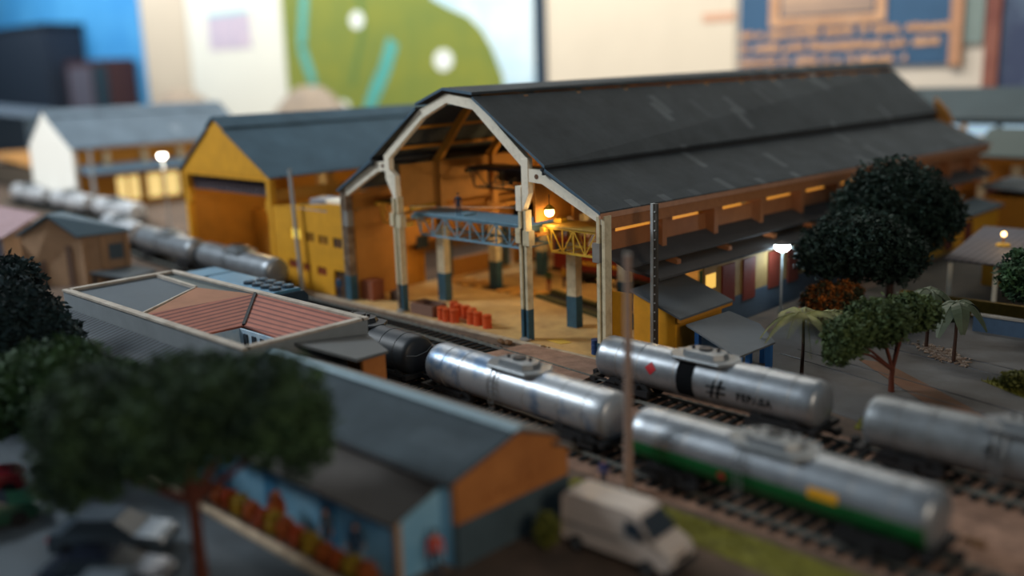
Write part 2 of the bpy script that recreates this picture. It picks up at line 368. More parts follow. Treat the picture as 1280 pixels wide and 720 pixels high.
# inner framed panel and three rows of brushed, unreadable lettering
b = MB()
for q in ((-39.8, -20, 21.9, 23.2), (-39.8, -38, 23.2, 40), (-21.6, -20, 23.2, 40)): b.box(q[0], q[1], 108.95, 109.2, q[2], q[3])
b.build('inner_frame', PE, sg)
MB().box(-37.6, -22, 109.0, 109.2, 23.6, 40).build('inner_panel', mat('sign_inner_brown', '#8d7a70', 0.7, c2='#c2a184', scale=0.4, stretch=(0.15, 1, 1.6)), sg)
for (z, x0, x1, hh) in ((20.2, -45.4, -11, 1.35), (18.0, -45.4, -12, 1.35), (15.75, -45.4, -16.5, 1.35)):
    x = x0; b = MB(); nb = 0
    while x < x1:
        w = rs.uniform(.45, 1.5); y0 = rs.uniform(-0.15, 0.15); hh_ = hh * rs.uniform(.72, 1.0)
        b.prism([(x, 109.0, z + y0), (x + w, 109.0, z + y0 + rs.uniform(-.2, .2)), (x + w - rs.uniform(0, .2), 109.0, z + hh_ + y0), (x + rs.uniform(0, .3), 109.0, z + hh_ + y0 + rs.uniform(-.3, .2))], (0, 0.2, 0))
        nb += 1; x += w - .02
        if rs.random() < .27: b.build('lettering_word', PE, sg); b = MB(); nb = 0; x += rs.uniform(.5, 1.3)
    if nb: b.build('lettering_word', PE, sg)
MB().box(-10.2, -8.4, 108.8, 109.2, 15.0, 60).build('wooden_edge', mat('sign_edge_wood', '#b98a6a', 0.7, var=0.2, scale=0.5), sg)
board('notice_board', 'small grey-green board right of the big blue sign', -8.3, -5.6, 18.0, 60, mat('grey_green_paint', '#7c8c88', 0.7), 'panel')
board('red_brown_post', 'red-brown post at the right end of the back wall', -5.2, -3.2, 8, 60, mat('red_brown_paint', '#6d3a34', 0.7, c2='#a06a58', scale=0.1), 'post', 0.8)
board('dark_curtain', 'dark purple curtain at the far right of the back wall', -3.1, 22, -5, 60, mat('dark_curtain_cloth', '#3a4560', 0.8, c2='#6a7f92', scale=0.12, thr=(0.45, 0.75)), 'curtain')
ck = thing('dark_cabinet', 'large dark navy cabinet standing before the blue banner', 'cabinet', (-358, 102, -75))
MB().box(-404, -312, 95, 108.8, -75, 36.0).build('body', mat('navy_cabinet_paint', '#182433', 0.6), ck)
MB().box(-405, -311, 94.6, 108.9, 36.0, 37.4).build('top', mat('navy_cabinet_top', '#101822', 0.5), ck)
sh = thing('red_showcase', 'small dark red showcase beside the navy cabinet', 'showcase', (-291, 104, -75))
MB().box(-308, -273, 99.5, 108.5, -75, 24).build('body', mat('maroon_wood', '#3a2026', 0.6, var=0.2), sh)
MB().box(-305, -287, 99.0, 99.5, 8, 22).build('door', mat('greyish_glass_door', '#5a5864', 0.4), sh)
MB().box(-284, -275, 99.0, 99.5, 8, 22).build('door', mat('dark_teal_door', '#1e3540', 0.5), sh)

# ================================================================== MAIN TRAIN HALL
H = thing('train_hall', 'large open-fronted train shed with grey stepped roof, white arch and ochre walls', 'hall', (0, 0, 0))
L = 61.2
F = dict(ap=(-.41, 15.15), kL=(-3.1, 14.2), kR=(2.24, 14.85), sL=(-8.2, 10.55), sR=(8.05, 10.72), eL=(-12.25, 8.25), eR=(12.1, 8.5))
B = dict(ap=(1.0, 15.8), kL=(-1.6, 15.1), kR=(1.85, 15.15), sL=(-6.6, 10.6), sR=(6.75, 10.5), eL=(-12.1, 7.7), eR=(12.1, 7.75))
Y0 = -0.55
def fp(k, dz=0, y=Y0): return (F[k][0], y, F[k][1] + dz)
def bp_(k, dz=0): return (B[k][0], L + 0.3, B[k][1] + dz)
def slab(b, p, q, r_, s_, th): b.prism([p, q, r_, s_], (0, 0, -th))
for nm, a, c, dz in (('roof_ridge_sheet', 'ap', 'kR', 0.22), ('roof_ridge_sheet', 'ap', 'kL', 0.22)):
    b = MB(); slab(b, fp(a, dz), bp_(a, dz), bp_(c, dz), fp(c, dz), 0.16); b.build(nm, ROOF, H)
for a, c in (('kR', 'sR'), ('kL', 'sL')):
    b = MB(); slab(b, fp(a, -0.04), bp_(a, -0.1), bp_(c, 0.30), fp(c, 0.18), 0.14); b.build('roof_upper_sheet', ROOF, H)
for a, c in (('sR', 'eR'), ('sL', 'eL')):
    sx = 0.35 if a == 'sR' else -0.35
    b = MB(); p, q = fp(a, 0), bp_(a, -0.25); p = (p[0] - sx, p[1], p[2] - 0.0); q = (q[0] - sx, q[1], q[2])
    slab(b, p, q, bp_(c), fp(c), 0.13); b.build('roof_lower_sheet', ROOF, H)
for s, k in ((1, 'sR'), (-1, 'sL')):
    p, q = fp(k, .1), bp_(k, .22); x_ = -.12 * s
    MB().prism([(p[0] + x_, p[1], p[2]), (p[0] + x_, p[1], p[2] - .5), (q[0] + x_, q[1], q[2] - .75), (q[0] + x_, q[1], q[2])], (-.1 * s, 0, 0)).build('roof_step_riser', DKST, H)
# painted front verge of the roof
for (a, c, da, dc) in (('ap', 'kR', .22, .22), ('ap', 'kL', .22, .22), ('kR', 'sR', -.04, .18), ('kL', 'sL', -.04, .18), ('sR', 'eR', 0, 0), ('sL', 'eL', 0, 0)):
    p = fp(a, da, Y0 - 0.03); q = fp(c, dc, Y0 - 0.03)
    MB().prism([p, q, (q[0], q[1], q[2] - .17), (p[0], p[1], p[2] - .17)], (0, 0.028, 0)).build('verge_board', EDGE, H)
# white front arch
def arch_poly(outer, inner, y, t, nm, m):
    for i in range(len(outer) - 1):
        MB().prism([(outer[i][0], y, outer[i][1]), (outer[i + 1][0], y, outer[i + 1][1]), (inner[i + 1][0], y, inner[i + 1][1]), (inner[i][0], y, inner[i][1])], (0, t, 0)).build(nm, m, H)
arch_poly([(-6.95, 10.9), (-3.05, 13.95), (-.41, 14.98), (2.22, 14.62), (6.45, 11.2)],
          [(-6.4, 10.75), (-2.75, 13.45), (-.40, 14.42), (2.0, 14.02), (5.95, 10.75)], -0.3, 0.4, 'arch_rib', WHT)
for s, bx in ((-1, -6.35), (1, 5.95)):
    # upper post with its pointed corbel
    X = lambda v: s * v if s > 0 else -v
    if s > 0: pts = [(5.95, 11.15), (6.5, 11.25), (6.5, 9.15), (6.05, 8.15), (5.95, 8.15)]
    else: pts = [(-6.95, 10.9), (-6.42, 10.75), (-6.42, 9.95), (-5.85, 9.55), (-5.85, 8.0), (-6.1, 8.0), (-6.85, 9.3)]
    MB().prism([(x, -0.32, z) for x, z in pts], (0, 0.44, 0)).build('corbel_post', WHT, H, bevel=0.015)
    x0 = 5.5 if s > 0 else -6.32
    if s > 0: MB().box(5.45, 5.93, -0.36, 0.2, 8.05, 9.55).build('corbel_block', WHT, H, bevel=0.02)
    # slotted lower column: two flanges, dark web, teal foot
    cx = 5.9 if s > 0 else -6.05
    c = MB().box(cx - 0.31, cx - 0.12, -0.3, 0.2, 2.0, 8.1).build('column', CRM, H)
    MB().box(cx + 0.12, cx + 0.31, -0.3, 0.2, 2.0, 8.1).build('flange', CRM, c)
    MB().box(cx - 0.12, cx + 0.12, -0.12, 0.05, 0.05, 8.1).build('web', mat('dark_column_web', '#3b3a36', 0.7), c)
    MB().box(cx - 0.31, cx - 0.12, -0.3, 0.2, 0.05, 2.0).build('foot_flange', TEAL if s > 0 else RUST, c)
    MB().box(cx + 0.12, cx + 0.31, -0.3, 0.2, 0.05, 2.0).build('foot_flange', TEAL, c)
    MB().box(cx - 0.5, cx - 0.12, -0.4, 0.1, 6.1, 7.0).build('crane_rail_bracket', CRM, c)
    MB().box(cx + 0.1, cx + 0.62, -0.4, 0.1, 6.0, 6.9).build('crane_rail_bracket', CRM, c)
    MB().ball((cx, -0.25, 0.12), (0.42, 0.32, 0.12)).build('footing', GREY, c)
    # wing beam from the post to the outer column
    if s > 0: o_ = [(6.5, 10.62), (7.75, 10.52), (12.0, 8.42)]; i_ = [(6.5, 9.85), (7.55, 9.78), (12.0, 7.72)]
    else: o_ = [(-6.9, 10.5), (-7.95, 10.4), (-12.1, 8.15)]; i_ = [(-6.9, 9.85), (-7.75, 9.78), (-12.1, 7.55)]
    arch_poly(o_, i_, -0.28, 0.36, 'wing_beam', WHT)
    MB().cyl((s * 7.15, -0.3, 10.18), (s * 7.15, -0.24, 10.18), 0.15).build('bolt_hole', mat('rusty_hole', '#6b4a33', 0.8), H)
    ox = 11.95 if s > 0 else -11.95
    oc = MB().box(ox - 0.3, ox - 0.1, -0.35, 0.25, 0.05, 8.2).build('outer_column', CRM if s > 0 else RUST, H)
    MB().box(ox + 0.08, ox + 0.3, -0.35, 0.25, 0.05, 8.25).build('flange', CRM if s > 0 else RUST, oc)
    MB().box(ox - 0.1, ox + 0.08, -0.15, 0.1, 0.05, 8.2).build('web', RUST, oc)
    MB().box(ox - 0.34, ox + 0.34, -0.37, 0.27, 0.05, 0.9 if s > 0 else 1.9).build('foot', TEAL, oc)
    MB().box(ox - s * 0.3 - 0.25, ox - s * 0.3 + 0.25, -0.42, 0.1, 5.6, 6.7).build('crane_rail_bracket', GREY, oc)
# interior frames, each with two columns and its rib
frames = [4.05, 9.3, 14.55, 19.8, 25.05, 30.3, 35.55, 40.8, 46.05, 51.3, 56.5]
def prof(y):
    t = y / L; g = lambda k: (lerp(F[k][0], B[k][0], t), lerp(F[k][1], B[k][1], t)); return g
for y in frames:
    g = prof(y)
    fr = MB()
    P = [(-6.6, 10.3), g('kL'), g('ap'), g('kR'), (6.5, 10.5)]
    P = [(x, z - 0.32) for x, z in P]
    for a, c in zip(P[:-1], P[1:]): fr.beam((a[0], y, a[1]), (c[0], y, c[1]), 0.34, 0.5)
    for s, k in ((-1, 'eL'), (1, 'eR')):
        t_ = y / L; zs = lerp(9.85, 9.45, t_); xs_ = lerp(7.5, 6.5, t_); fr.beam((s * 6.3, y, zs), (s * (xs_ + .1), y, zs), 0.34, 0.4); fr.beam((s * xs_, y, zs), (s * 11.3, y, lerp(7.95, 7.35, t_)), 0.34, 0.4)
    f = fr.build('interior_rib', OCH, H)
    for s in (-1, 1):
        cc = MB().box(s * 6.2 - .38, s * 6.2 + .38, y - .3, y + .3, 2.1, 5.6).build('interior_column', CRM, H)
        MB().box(s * 6.2 - .3, s * 6.2 + .3, y - .25, y + .25, 5.6, 10.2).build('upper_column', ORG, cc)
        MB().box(s * 6.2 - .4, s * 6.2 + .4, y - .32, y + .32, 0.05, 2.1).build('teal_foot', TEAL, cc)
# crane runway beams
for x, z in ((-5.6, 6.53), (5.3, 6.53), (-11.1, 6.88), (-6.85, 6.88), (6.5, 6.68), (11.0, 6.68)):
    MB().box(x - 0.09, x + 0.09, 0.25, 60, z - .2, z).build('runway_beam', ORG, H)
# purlins under the roof
for k0, k1, t in (('kL', 'sL', .35), ('kL', 'sL', .75), ('kR', 'sR', .35), ('kR', 'sR', .75)):
    a = [lerp(F[k0][i], F[k1][i], t) for i in (0, 1)]; c = [lerp(B[k0][i], B[k1][i], t) for i in (0, 1)]
    MB().beam((a[0], 0.2, a[1] - .2), (c[0], 60, c[1] - .2), 0.18, 0.22).build('purlin', OCH, H)
for x in (-6.3, 6.2): MB().box(x - .08, x + .08, .5, 60.5, 7.3, 10.2).build('aisle_upper_wall', ORG, H)
# left wall of the hall with low openings
lw = MB()
for q in ((0.4, 5.2, 0.05, 7.9), (5.2, 60, 3.3, 7.9), (9.0, 15.6, 0.05, 1.5), (17.0, 22, 0.05, 7.9), (30, 60, 0.05, 7.9)): lw.box(-12.0, -11.75, q[0], q[1], q[2], q[3])
lw.build('left_wall', ORG, H)
MB().box(-12.05, -11.7, 6.2, 7.4, 2.9, 3.9).build('left_wall_window', GLASS, H)
for y in (9.0, 15.6, 22.3): MB().box(-12.0, -11.6, y, y + 0.8, 0.05, 3.3).build('left_wall_pier', SLATE if y < 20 else ORG, H)
MB().box(-11.8, 11.2, 60.9, 61.15, 0.05, 8.0).build('end_wall', ORG, H)
MB().prism([(-11.6, 60.95, 8.0), (11.4, 60.95, 8.0), (6.9, 60.95, 10.1), (1.9, 60.95, 14.9), (1.0, 60.95, 15.6), (-1.6, 60.95, 14.9), (-6.6, 60.95, 10.1)], (0, 0.2, 0)).build('end_gable', ORG, H)
MB().prism([(6.3, 61.3, 9.9), (8.3, 61.3, 9.6), (7.6, 61.3, 10.9), (6.3, 61.3, 12.2)], (0, 0.6, 0)).build('end_gable_block', ORG, H)
# ---- right side: eaves, fins, clerestory strip, two pent roofs, wall with shutters
SALM = mat('salmon_orange_paint', '#a2683f', .7, var=.2, scale=.9)
def re(y): return prof(y)('eR')
fa = MB(); fa.prism([(12.0, Y0, 8.42), (12.14, Y0, 8.42), (12.14, Y0, 8.12), (12.0, Y0, 8.12)], (0, L + .8, -0.72)); fa.build('eaves_gutter', mat('peach_gutter', '#b98768', 0.6, var=0.2), H)
MB().prism([(11.4, 0.25, 8.15), (12.02, 0.25, 8.15), (12.02, 0.25, 7.42), (11.4, 0.25, 7.42)], (0, L - .3, -0.6)).build('eaves_beam', mat('brown_eaves_beam', '#a2683c', 0.7, var=0.2), H)
for i in range(1, 11):
    y = 5.7 * i; dz = -0.6 * y / L
    MB().prism([(11.1, y - .22, 7.5 + dz), (12.0, y - .22, 7.4 + dz), (12.0, y - .22, 5.45 + dz), (11.75, y - .22, 5.35 + dz), (11.1, y - .22, 5.9 + dz)], (0, 0.44, 0)).build('fin', SALM, H)
for i in range(11):
    y0 = 5.7 * i + 0.25; y1 = min(5.7 * (i + 1) - 0.25, 61); dz = -0.6 * (y0 + y1) / 2 / L
    MB().box(11.1, 11.35, y0, y1, 5.7 + dz, 7.05 + dz).build('clerestory_wall', SALM, H)
    if i < 9: MB().box(11.12, 11.3, y0 + 1.6, y1 - 0.3 - .5 * (i % 3), 7.07 + dz, 7.3 + dz).build('clerestory_slot', GLASS if i > 5 else GLW_SLOT, H)
    MB().box(11.1, 11.35, y0, y0 + 1.5, 7.05 + dz, 7.42 + dz).build('clerestory_wall', SALM, H)
MB().prism([(11.3, 0.6, 6.05), (12.95, 0.6, 5.30), (12.95, 0.6, 5.18), (11.3, 0.6, 5.9)], (0, 60, -0.55)).build('pent_roof', PENT, H)
for i in range(1, 11):
    y = 5.7 * i; dz = -0.55 * y / L
    MB().prism([(12.2, y - .2, 5.25 + dz), (13.05, y - .2, 5.0 + dz), (13.05, y - .2, 4.72 + dz), (12.2, y - .2, 4.6 + dz)], (0, 0.4, 0)).build('pent_bracket', SALM, H)
MB().prism([(11.6, 2.2, 4.95), (14.15, 2.2, 4.55), (14.15, 2.2, 4.42), (11.6, 2.2, 4.75)], (0, 31, -0.3)).build('lower_pent_roof', PENT, H)
SIDEW = mat('side_wall_cream_ochre', '#95794c', 0.7, c2='#7d643c', scale=0.7)
MB().box(13.45, 13.6, 7.6, 33, 1.75, 4.4).build('side_wall', SIDEW, H)
MB().box(13.43, 13.64, 7.6, 33, 0.0, 1.75).build('side_dado', mat('blue_grey_dado', '#3c4a58', 0.7, var=0.2), H)
MB().box(11.7, 13.45, 0.3, 0.5, 0.05, 3.9).build('side_end_wall', YEL, H)
MB().box(13.6, 13.66, 7.75, 8.8, 2.8, 3.7).build('lit_window', glow('lit_room_glass', (1.0, 0.6, 0.12), 0.75), H)
for y0, z0 in ((9.5, 1.1), (12.0, 0.9), (15.2, 1.1), (17.8, 1.05), (21.0, 1.1), (26, 1.1), (31, 1.1)):
    MB().box(13.6, 13.72, y0, y0 + 1.45, z0 + 0.4, 4.0).build('shutter', DOORR, H)
# pendant lamps: right-bay one visible, the others added to light the interior
def lamp_in_hall(x, y, z, p, lab):
    t = thing('pendant_lamp', lab, 'lamp', (x, y, z))
    MB().cyl((x, y, z + 0.3), (x, y, 9.0 if abs(x) > 6 else 9.9), 0.025, n=6).build('cord', DKST, t)
    MB().loft([[(x + r * math.cos(k * math.pi / 8), y + r * math.sin(k * math.pi / 8), zz) for k in range(16)] for r, zz in ((.1, z + .42), (.34, z + .2), (.36, z + .16))]).build('shade', YCR, t, smooth=True)
    MB().ball((x, y, z - .02), 0.3).build('bulb', GLW_WARM, t, smooth=True)
    l = bpy.data.lights.new('pendant_light', 'POINT'); l.energy = p; l.color = (1.0, 0.68, 0.30); l.shadow_soft_size = 0.35
    o = bpy.data.objects.new('pendant_light', l); col.objects.link(o); o.location = (0, 0, -0.75); o.parent = t
lamp_in_hall(6.95, 1.0, 7.95, 110, 'glowing pendant lamp in the right bay close above the yellow crane')
lamp_in_hall(-1.5, 10.2, 7.4, 640, 'added fill lamp inside the hall behind the blue travelling crane')
lamp_in_hall(-8.6, 6.0, 7.0, 240, 'added fill lamp in the left bay of the hall')
lamp_in_hall(0.5, 22, 7.6, 900, 'added fill lamp deep inside the hall')
lamp_in_hall(7.6, 14, 6.0, 420, 'added fill lamp over the dark red locomotive in the right bay')
lamp_in_hall(0.5, 40, 7.6, 1000, 'added fill lamp near the far end wall of the hall')
# ================================================================== INSIDE THE HALL
def girder(t, x0, x1, y, zt, zb, n, m, nm, inset=0.5, w=0.09):
    b = MB(); xa, xb = x0 + inset, x1 - inset
    b.beam((x0, y, zt), (x1, y, zt), w * 1.3, w * 1.8); b.beam((xa, y, zb), (xb, y, zb), w * 1.2, w * 1.4)
    xs = [lerp(xa, xb, i / n) for i in range(n + 1)]
    for i, x in enumerate(xs):
        b.beam((x, y, zb), (x, y, zt), w * 0.8)
        if i < n:
            p, q = ((x, y, zb), (xs[i + 1], y, zt)) if i % 2 else ((x, y, zt), (xs[i + 1], y, zb))
            b.beam(p, q, w * 0.7)
    b.beam((x0, y, zt), (xa, y, zb), w * .8); b.beam((x1, y, zt), (xb, y, zb), w * .8)
    return b.build(nm, m, t)
def crane(name, label, x0, x1, y0, y1, zt, zb, n, m, deck_m, group=None, ends=True):
    t = thing(name, label, 'crane', ((x0 + x1) / 2, (y0 + y1) / 2, zb), group)
    girder(t, x0, x1, y0, zt - .06, zb, n, m, 'front_truss'); girder(t, x0, x1, y1, zt - .06, zb, n, m, 'rear_truss')
    MB().box(x0 - .1, x1 + .1, y0 - .15, y1 + .15, zt, zt + .1).build('deck', deck_m, t)
    for i in range(n + 1):
        x = lerp(x0 + .5, x1 - .5, i / n); MB().beam((x, y0, zb), (x, y1, zb), .07).build('cross_brace', m, t)
    for x in (x0, x1):
        MB().box(x - .16, x + .16, y0 - .3, y1 + .3, zt - .32, zt - .04).build('end_carriage', m, t)
    return t
t2 = crane('bridge_crane', 'dark steel bridge crane high up behind the blue crane', -5.4, 5.6, 6.2, 8.4, 9.55, 8.2, 7, DKST, mat('crane_dark_blue', '#222b38', 0.5))
t = crane('bridge_crane', 'light blue bridge crane across the front of the middle bay of the hall', -5.55, 5.2, 1.1, 3.6, 6.85, 5.45, 8, BLUE, BLUE)
MB().box(-5.0, 5.2, 8.7, 8.8, 8.3, 9.4).build('rear_screen', DKST, t2)
MB().box(-1.9, -1.1, 1.5, 2.6, 6.95, 7.06).build('trolley', BLUE, t)
b = MB(); b.beam((-6.1, 1.0, 7.3), (1.2, 4.0, 7.4), .03); b.build('power_cable', WHT, t)
t = crane('gantry_crane', 'yellow lattice crane in the right-hand bay of the hall', 6.4, 10.9, 1.2, 3.3, 7.0, 5.5, 4, YCR, mat('crane_ochre_deck', '#b49346', 0.6))
MB().box(6.2, 6.8, 2.2, 2.8, 7.1, 7.35).build('motor_box', YCR, t)
crane('gantry_crane', 'dim yellow lattice crane in the left-hand bay of the hall', -11.0, -6.9, 2.2, 4.2, 7.2, 5.7, 4, YCR, mat('crane_ochre_deck2', '#8c6a2a', 0.6))

# ---------------- people (one continuous skinned body each)
def person(name, label, loc, rz, top, legs, hgt=1.72, pose='stand', hair=HAIR, group=None, hat=None):
    t = thing('person', label, 'person', loc, group, rz)
    s = hgt / 1.72
    V = [(0, 0, .92, .125), (0, 0, 1.12, .115), (0, -.005, 1.34, .135), (0, 0, 1.47, .06), (0, -.01, 1.53, .058), (0, -.015, 1.62, .10), (0, -.01, 1.69, .075)]
    E = [(0, 1), (1, 2), (2, 3), (3, 4), (4, 5), (5, 6)]
    st = 0.10 if pose == 'walk' else 0.0
    for sd in (-1, 1):
        n = len(V); k = sd * st
        V += [(sd * .095, 0, .86, .088), (sd * .10, -.02 - k, .48, .058), (sd * .105, .02 - 2 * k, .08, .042), (sd * .115, -.13 - 2 * k, .04, .034)]
        E += [(0, n), (n, n + 1), (n + 1, n + 2), (n + 2, n + 3)]
        n = len(V)
        if pose == 'reach': A = [(sd * .20, -.0, 1.38, .062), (sd * .26, -.10, 1.14, .046), (sd * .20, -.32, 1.10, .034), (sd * .185, -.40, 1.11, .03)]
        elif pose == 'hips' : A = [(sd * .20, 0, 1.38, .062), (sd * .33, .05, 1.14, .046), (sd * .20, -.06, 1.0, .034), (sd * .16, -.10, .98, .03)]
        else: A = [(sd * .20, 0, 1.38, .062), (sd * .25, .02 + k, 1.10, .046), (sd * .26, -.05 + k * 1.6, .86, .034), (sd * .26, -.07 + k * 1.6, .79, .03)]
        V += A; E += [(2, n), (n, n + 1), (n + 1, n + 2), (n + 2, n + 3)]
        d = (Vector(A[3][:3]) - Vector(A[2][:3])).normalized(); w = Vector((0, 1, 0)) if abs(d.y) < .7 else Vector((1, 0, 0))
        for j, (o, ln) in enumerate(((-.028, .07), (-.01, .085), (.01, .08), (.028, .062))):
            q = Vector(A[3][:3]) + w * o + d * ln; V.append((q.x, q.y, q.z, .0095)); E.append((n + 3, len(V) - 1))
        q = Vector(A[3][:3]) - w * .05 + d * .02; V.append((q.x, q.y, q.z, .011)); E.append((n + 2, len(V) - 1))
    me = bpy.data.meshes.new('body'); me.from_pydata([(x * s, y * s, z * s) for x, y, z, r in V], E, [])
    o = bpy.data.objects.new('body', me); col.objects.link(o)
    md = o.modifiers.new('skin', 'SKIN'); sk = me.skin_vertices[0].data
    for i, v in enumerate(V): sk[i].radius = (v[3] * s, v[3] * s * (.8 if i in (1, 2) else 1)); sk[i].use_root = (i == 0)
    sb = o.modifiers.new('sub', 'SUBSURF'); sb.levels = 1; sb.render_levels = 1
    dg = bpy.context.evaluated_depsgraph_get(); nm = bpy.data.meshes.new_from_object(o.evaluated_get(dg))
    bpy.data.objects.remove(o)
    nm.materials.clear()
    for m in (top, legs, SKIN, BLK): nm.materials.append(m)
    for p in nm.polygons:
        z = p.center.z / s; x = abs(p.center.x) / s; p.use_smooth = True
        hand = (pose == 'stand' or pose == 'walk') and z < .92 and x > .21 or pose == 'reach' and p.center.y / s < -.26 and z > .9
        p.material_index = 2 if z > 1.46 or hand else 3 if z < .07 else 1 if z < .93 else 0
    bo = bpy.data.objects.new('body', nm); col.objects.link(bo); bo.parent = t
    MB_local(lambda b: b.ball((0, .008 * s, 1.665 * s), (.105 * s, .112 * s, .085 * s), 10, 6), 'hair' if not hat else 'cap', hair if not hat else hat, t)
    MB_local(lambda b: (b.ball((-.036 * s, -.108 * s, 1.63 * s), .012 * s, 6, 4), b.ball((.036 * s, -.108 * s, 1.63 * s), .012 * s, 6, 4)), 'eye', DARK, t)
    MB_local(lambda b: b.ball((0, -.118 * s, 1.60 * s), (.014 * s, .02 * s, .022 * s), 6, 4), 'nose', SKIN, t)
    return t
def MB_local(fn, name, m, parent):
    b = MB(); fn(b); me = bpy.data.meshes.new(name); bmesh.ops.recalc_face_normals(b.bm, faces=b.bm.faces[:]); b.bm.to_mesh(me); b.bm.free(); me.materials.append(m)
    for p in me.polygons: p.use_smooth = True
    o = bpy.data.objects.new(name, me); col.objects.link(o); o.parent = parent; return o
NAVY = mat('navy_cloth', '#26384e', 0.8); DRED = mat('red_cloth', '#8e2b22', 0.8); DGRN = mat('green_cloth', '#2f5a3a', 0.8); YCL = mat('yellow_cloth', '#b98d2a', 0.8)
ORCL = mat('orange_cloth', '#c9471f', 0.8); GCL = mat('grey_cloth', '#4a4f55', 0.8)
person('person', 'person in dark blue standing on the deck of the blue bridge crane', (-1.45, 1.35, 6.95), 0.6, NAVY, NAVY, 1.55)
person('person', 'worker in a green shirt and dark red trousers by the red locomotive in the hall', (-1.9, 10.6, 0.05), 0.5, DGRN, DRED)
person('person', 'worker in a yellow shirt behind the two others near the red locomotive', (-1.8, 12.2, 0.05), -0.3, YCL, NAVY)
person('person', 'worker in red facing the dark red locomotive in the hall', (-0.2, 11.3, 0.05), 1.2, DRED, DRED)
person('person', 'person in blue standing in the doorway of the yellow annex', (-13.25, -0.25, 0.0), 0.3, mat('blue_cloth', '#2f5878', 0.8), NAVY)

# ---------------- orange drums, barrel, boxes on the hall floor
def drum(name, label, cat, loc, m, group=None):
    t = thing(name, label, cat, loc, group); x, y, z = loc
    prof_ = [(.30, 0), (.31, .02), (.30, .04), (.30, .28), (.325, .30), (.30, .32), (.30, .56), (.325, .58), (.30, .60), (.30, .84), (.31, .86), (.30, .88)]
    MB().loft([[(x + r * math.cos(k * math.pi / 10), y + r * math.sin(k * math.pi / 10), z + h) for k in range(20)] for r, h in prof_]).build('shell', m, t, smooth=True)
    MB().cyl((x + .12, y, z + .87), (x + .12, y, z + .91), .05, n=8).build('bung', DKST, t)
    return t
dl = [(-2.05, -.02), (-1.45, -.12), (-0.85, .02), (-2.5, 1.5), (-1.75, 1.15), (-1.0, 1.2), (-0.15, .98), (.35, 0.42), (.95, 0.45), (1.95, .32)]
dn = ['nearest the left end of the row', 'second from the left in the front row', 'third from the left in the front row', 'farthest back beside the low brown box', 'in the back row behind the second front drum', 'in the back row in the middle', 'in the back row next to the gap', 'left of the pair right of the gap', 'right of the pair right of the gap', 'standing apart at the right end of the row']
proto = drum('oil_drum', 'orange oil drum ' + dn[0], 'drum', (dl[0][0], dl[0][1], .05), DRUMO, 'orange oil drums on the hall floor')
for (x, y), n in list(zip(dl, dn))[1:]:
    c = copy_tree(proto); c.location = (x, y, .05); c['label'] = 'orange oil drum ' + n
drum('oil_drum', 'single dark blue drum near the right front column of the hall', 'drum', (11.15, .15, .05), DRUMB)
t = thing('low_box', 'low brown open box beside the orange drums', 'box', (-4.0, 0.55, .05))
for q in ((-5.2, -2.9, -.15, -.05), (-5.2, -2.9, 1.1, 1.2), (-5.2, -5.1, -.05, 1.1), (-3.0, -2.9, -.05, 1.1)): MB().box(q[0], q[1], q[2], q[3], .05, .85).build('side', mat('box_brown', '#7a5a4c', 0.8, var=.2), t)
MB().box(-5.1, -3.0, -.05, 1.1, .05, .5).build('contents', mat('box_scrap', '#5d4238', 0.9, var=.4, scale=4), t)
def crate(label, x0, x1, y0, y1, h, m):
    t = thing('wooden_crate', label, 'crate', ((x0 + x1) / 2, (y0 + y1) / 2, 0.05))
    MB().box(x0, x1, y0, y1, .05, h).build('body', m, t)
    for x in (x0, x1): MB().box(x - .05, x + .05, y0 - .05, y0, .05, h).build('batten', m, t)
    MB().box(x0 - .05, x1 + .05, y0 - .05, y1 + .05, h, h + .08).build('lid', m, t)
crate('red-brown crate at the left outer column of the hall', -11.4, -10.2, .5, 1.6, 1.45, mat('crate_redbrown', '#8d5138', 0.8, var=.2))
crate('small dark crate in the left bay behind the red-brown crate', -9.4, -8.6, 1.6, 2.3, .7, mat('crate_dark', '#4b3325', 0.8, var=.2))
o = MB().prism([(6.9, .5, .055), (8.2, .35, .055), (8.5, 1.0, .055), (7.5, 1.3, .055)], (0, 0, .03)).build('paper_sheet', mat('yellow_paper', '#d9b44a', .8)); tag(o, 'yellow sheet lying on the hall floor by the right middle column', 'sheet')
# row of timbers and olive pit edge across the floor
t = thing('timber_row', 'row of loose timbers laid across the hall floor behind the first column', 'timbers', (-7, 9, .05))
TIM = mat('timber_ochre', '#e0a850', 0.85, c2='#c08a44', scale=3)
MB().box(-11.6, -1.7, 8.3, 9.9, .05, .07).build('gap_shade_strip', mat('painted_gap_shade', '#1f160d', .9), t)  # dark sheet standing in for the shadows between the timbers
for i in range(8):
    x = -11.0 + i * 1.3
    if abs(x + 6.2) > .8: MB().beam((x - .25, 8.1, .14), (x + .25, 10.1, .14), .66, .14).build('timber', TIM, t)
t = thing('inspection_pit', 'long olive-edged inspection pit in the hall floor', 'pit', (4, 8, .05))
OLV = mat('olive_edge', '#4c4a28', 0.85, var=.3)
MB().prism([(-1.5, 8.6, .05), (9.6, 5.6, .05), (9.6, 6.1, .05), (-1.5, 9.1, .05)], (0, 0, .2)).build('edge', OLV, t)
MB().prism([(-1.5, 10.3, .05), (9.6, 7.3, .05), (9.6, 7.8, .05), (-1.5, 10.8, .05)], (0, 0, .2)).build('edge', OLV, t)
MB().prism([(-1.5, 9.1, .05), (9.6, 6.1, .05), (9.6, 7.3, .05), (-1.5, 10.3, .05)], (0, 0, .02)).build('floor', DARK, t)
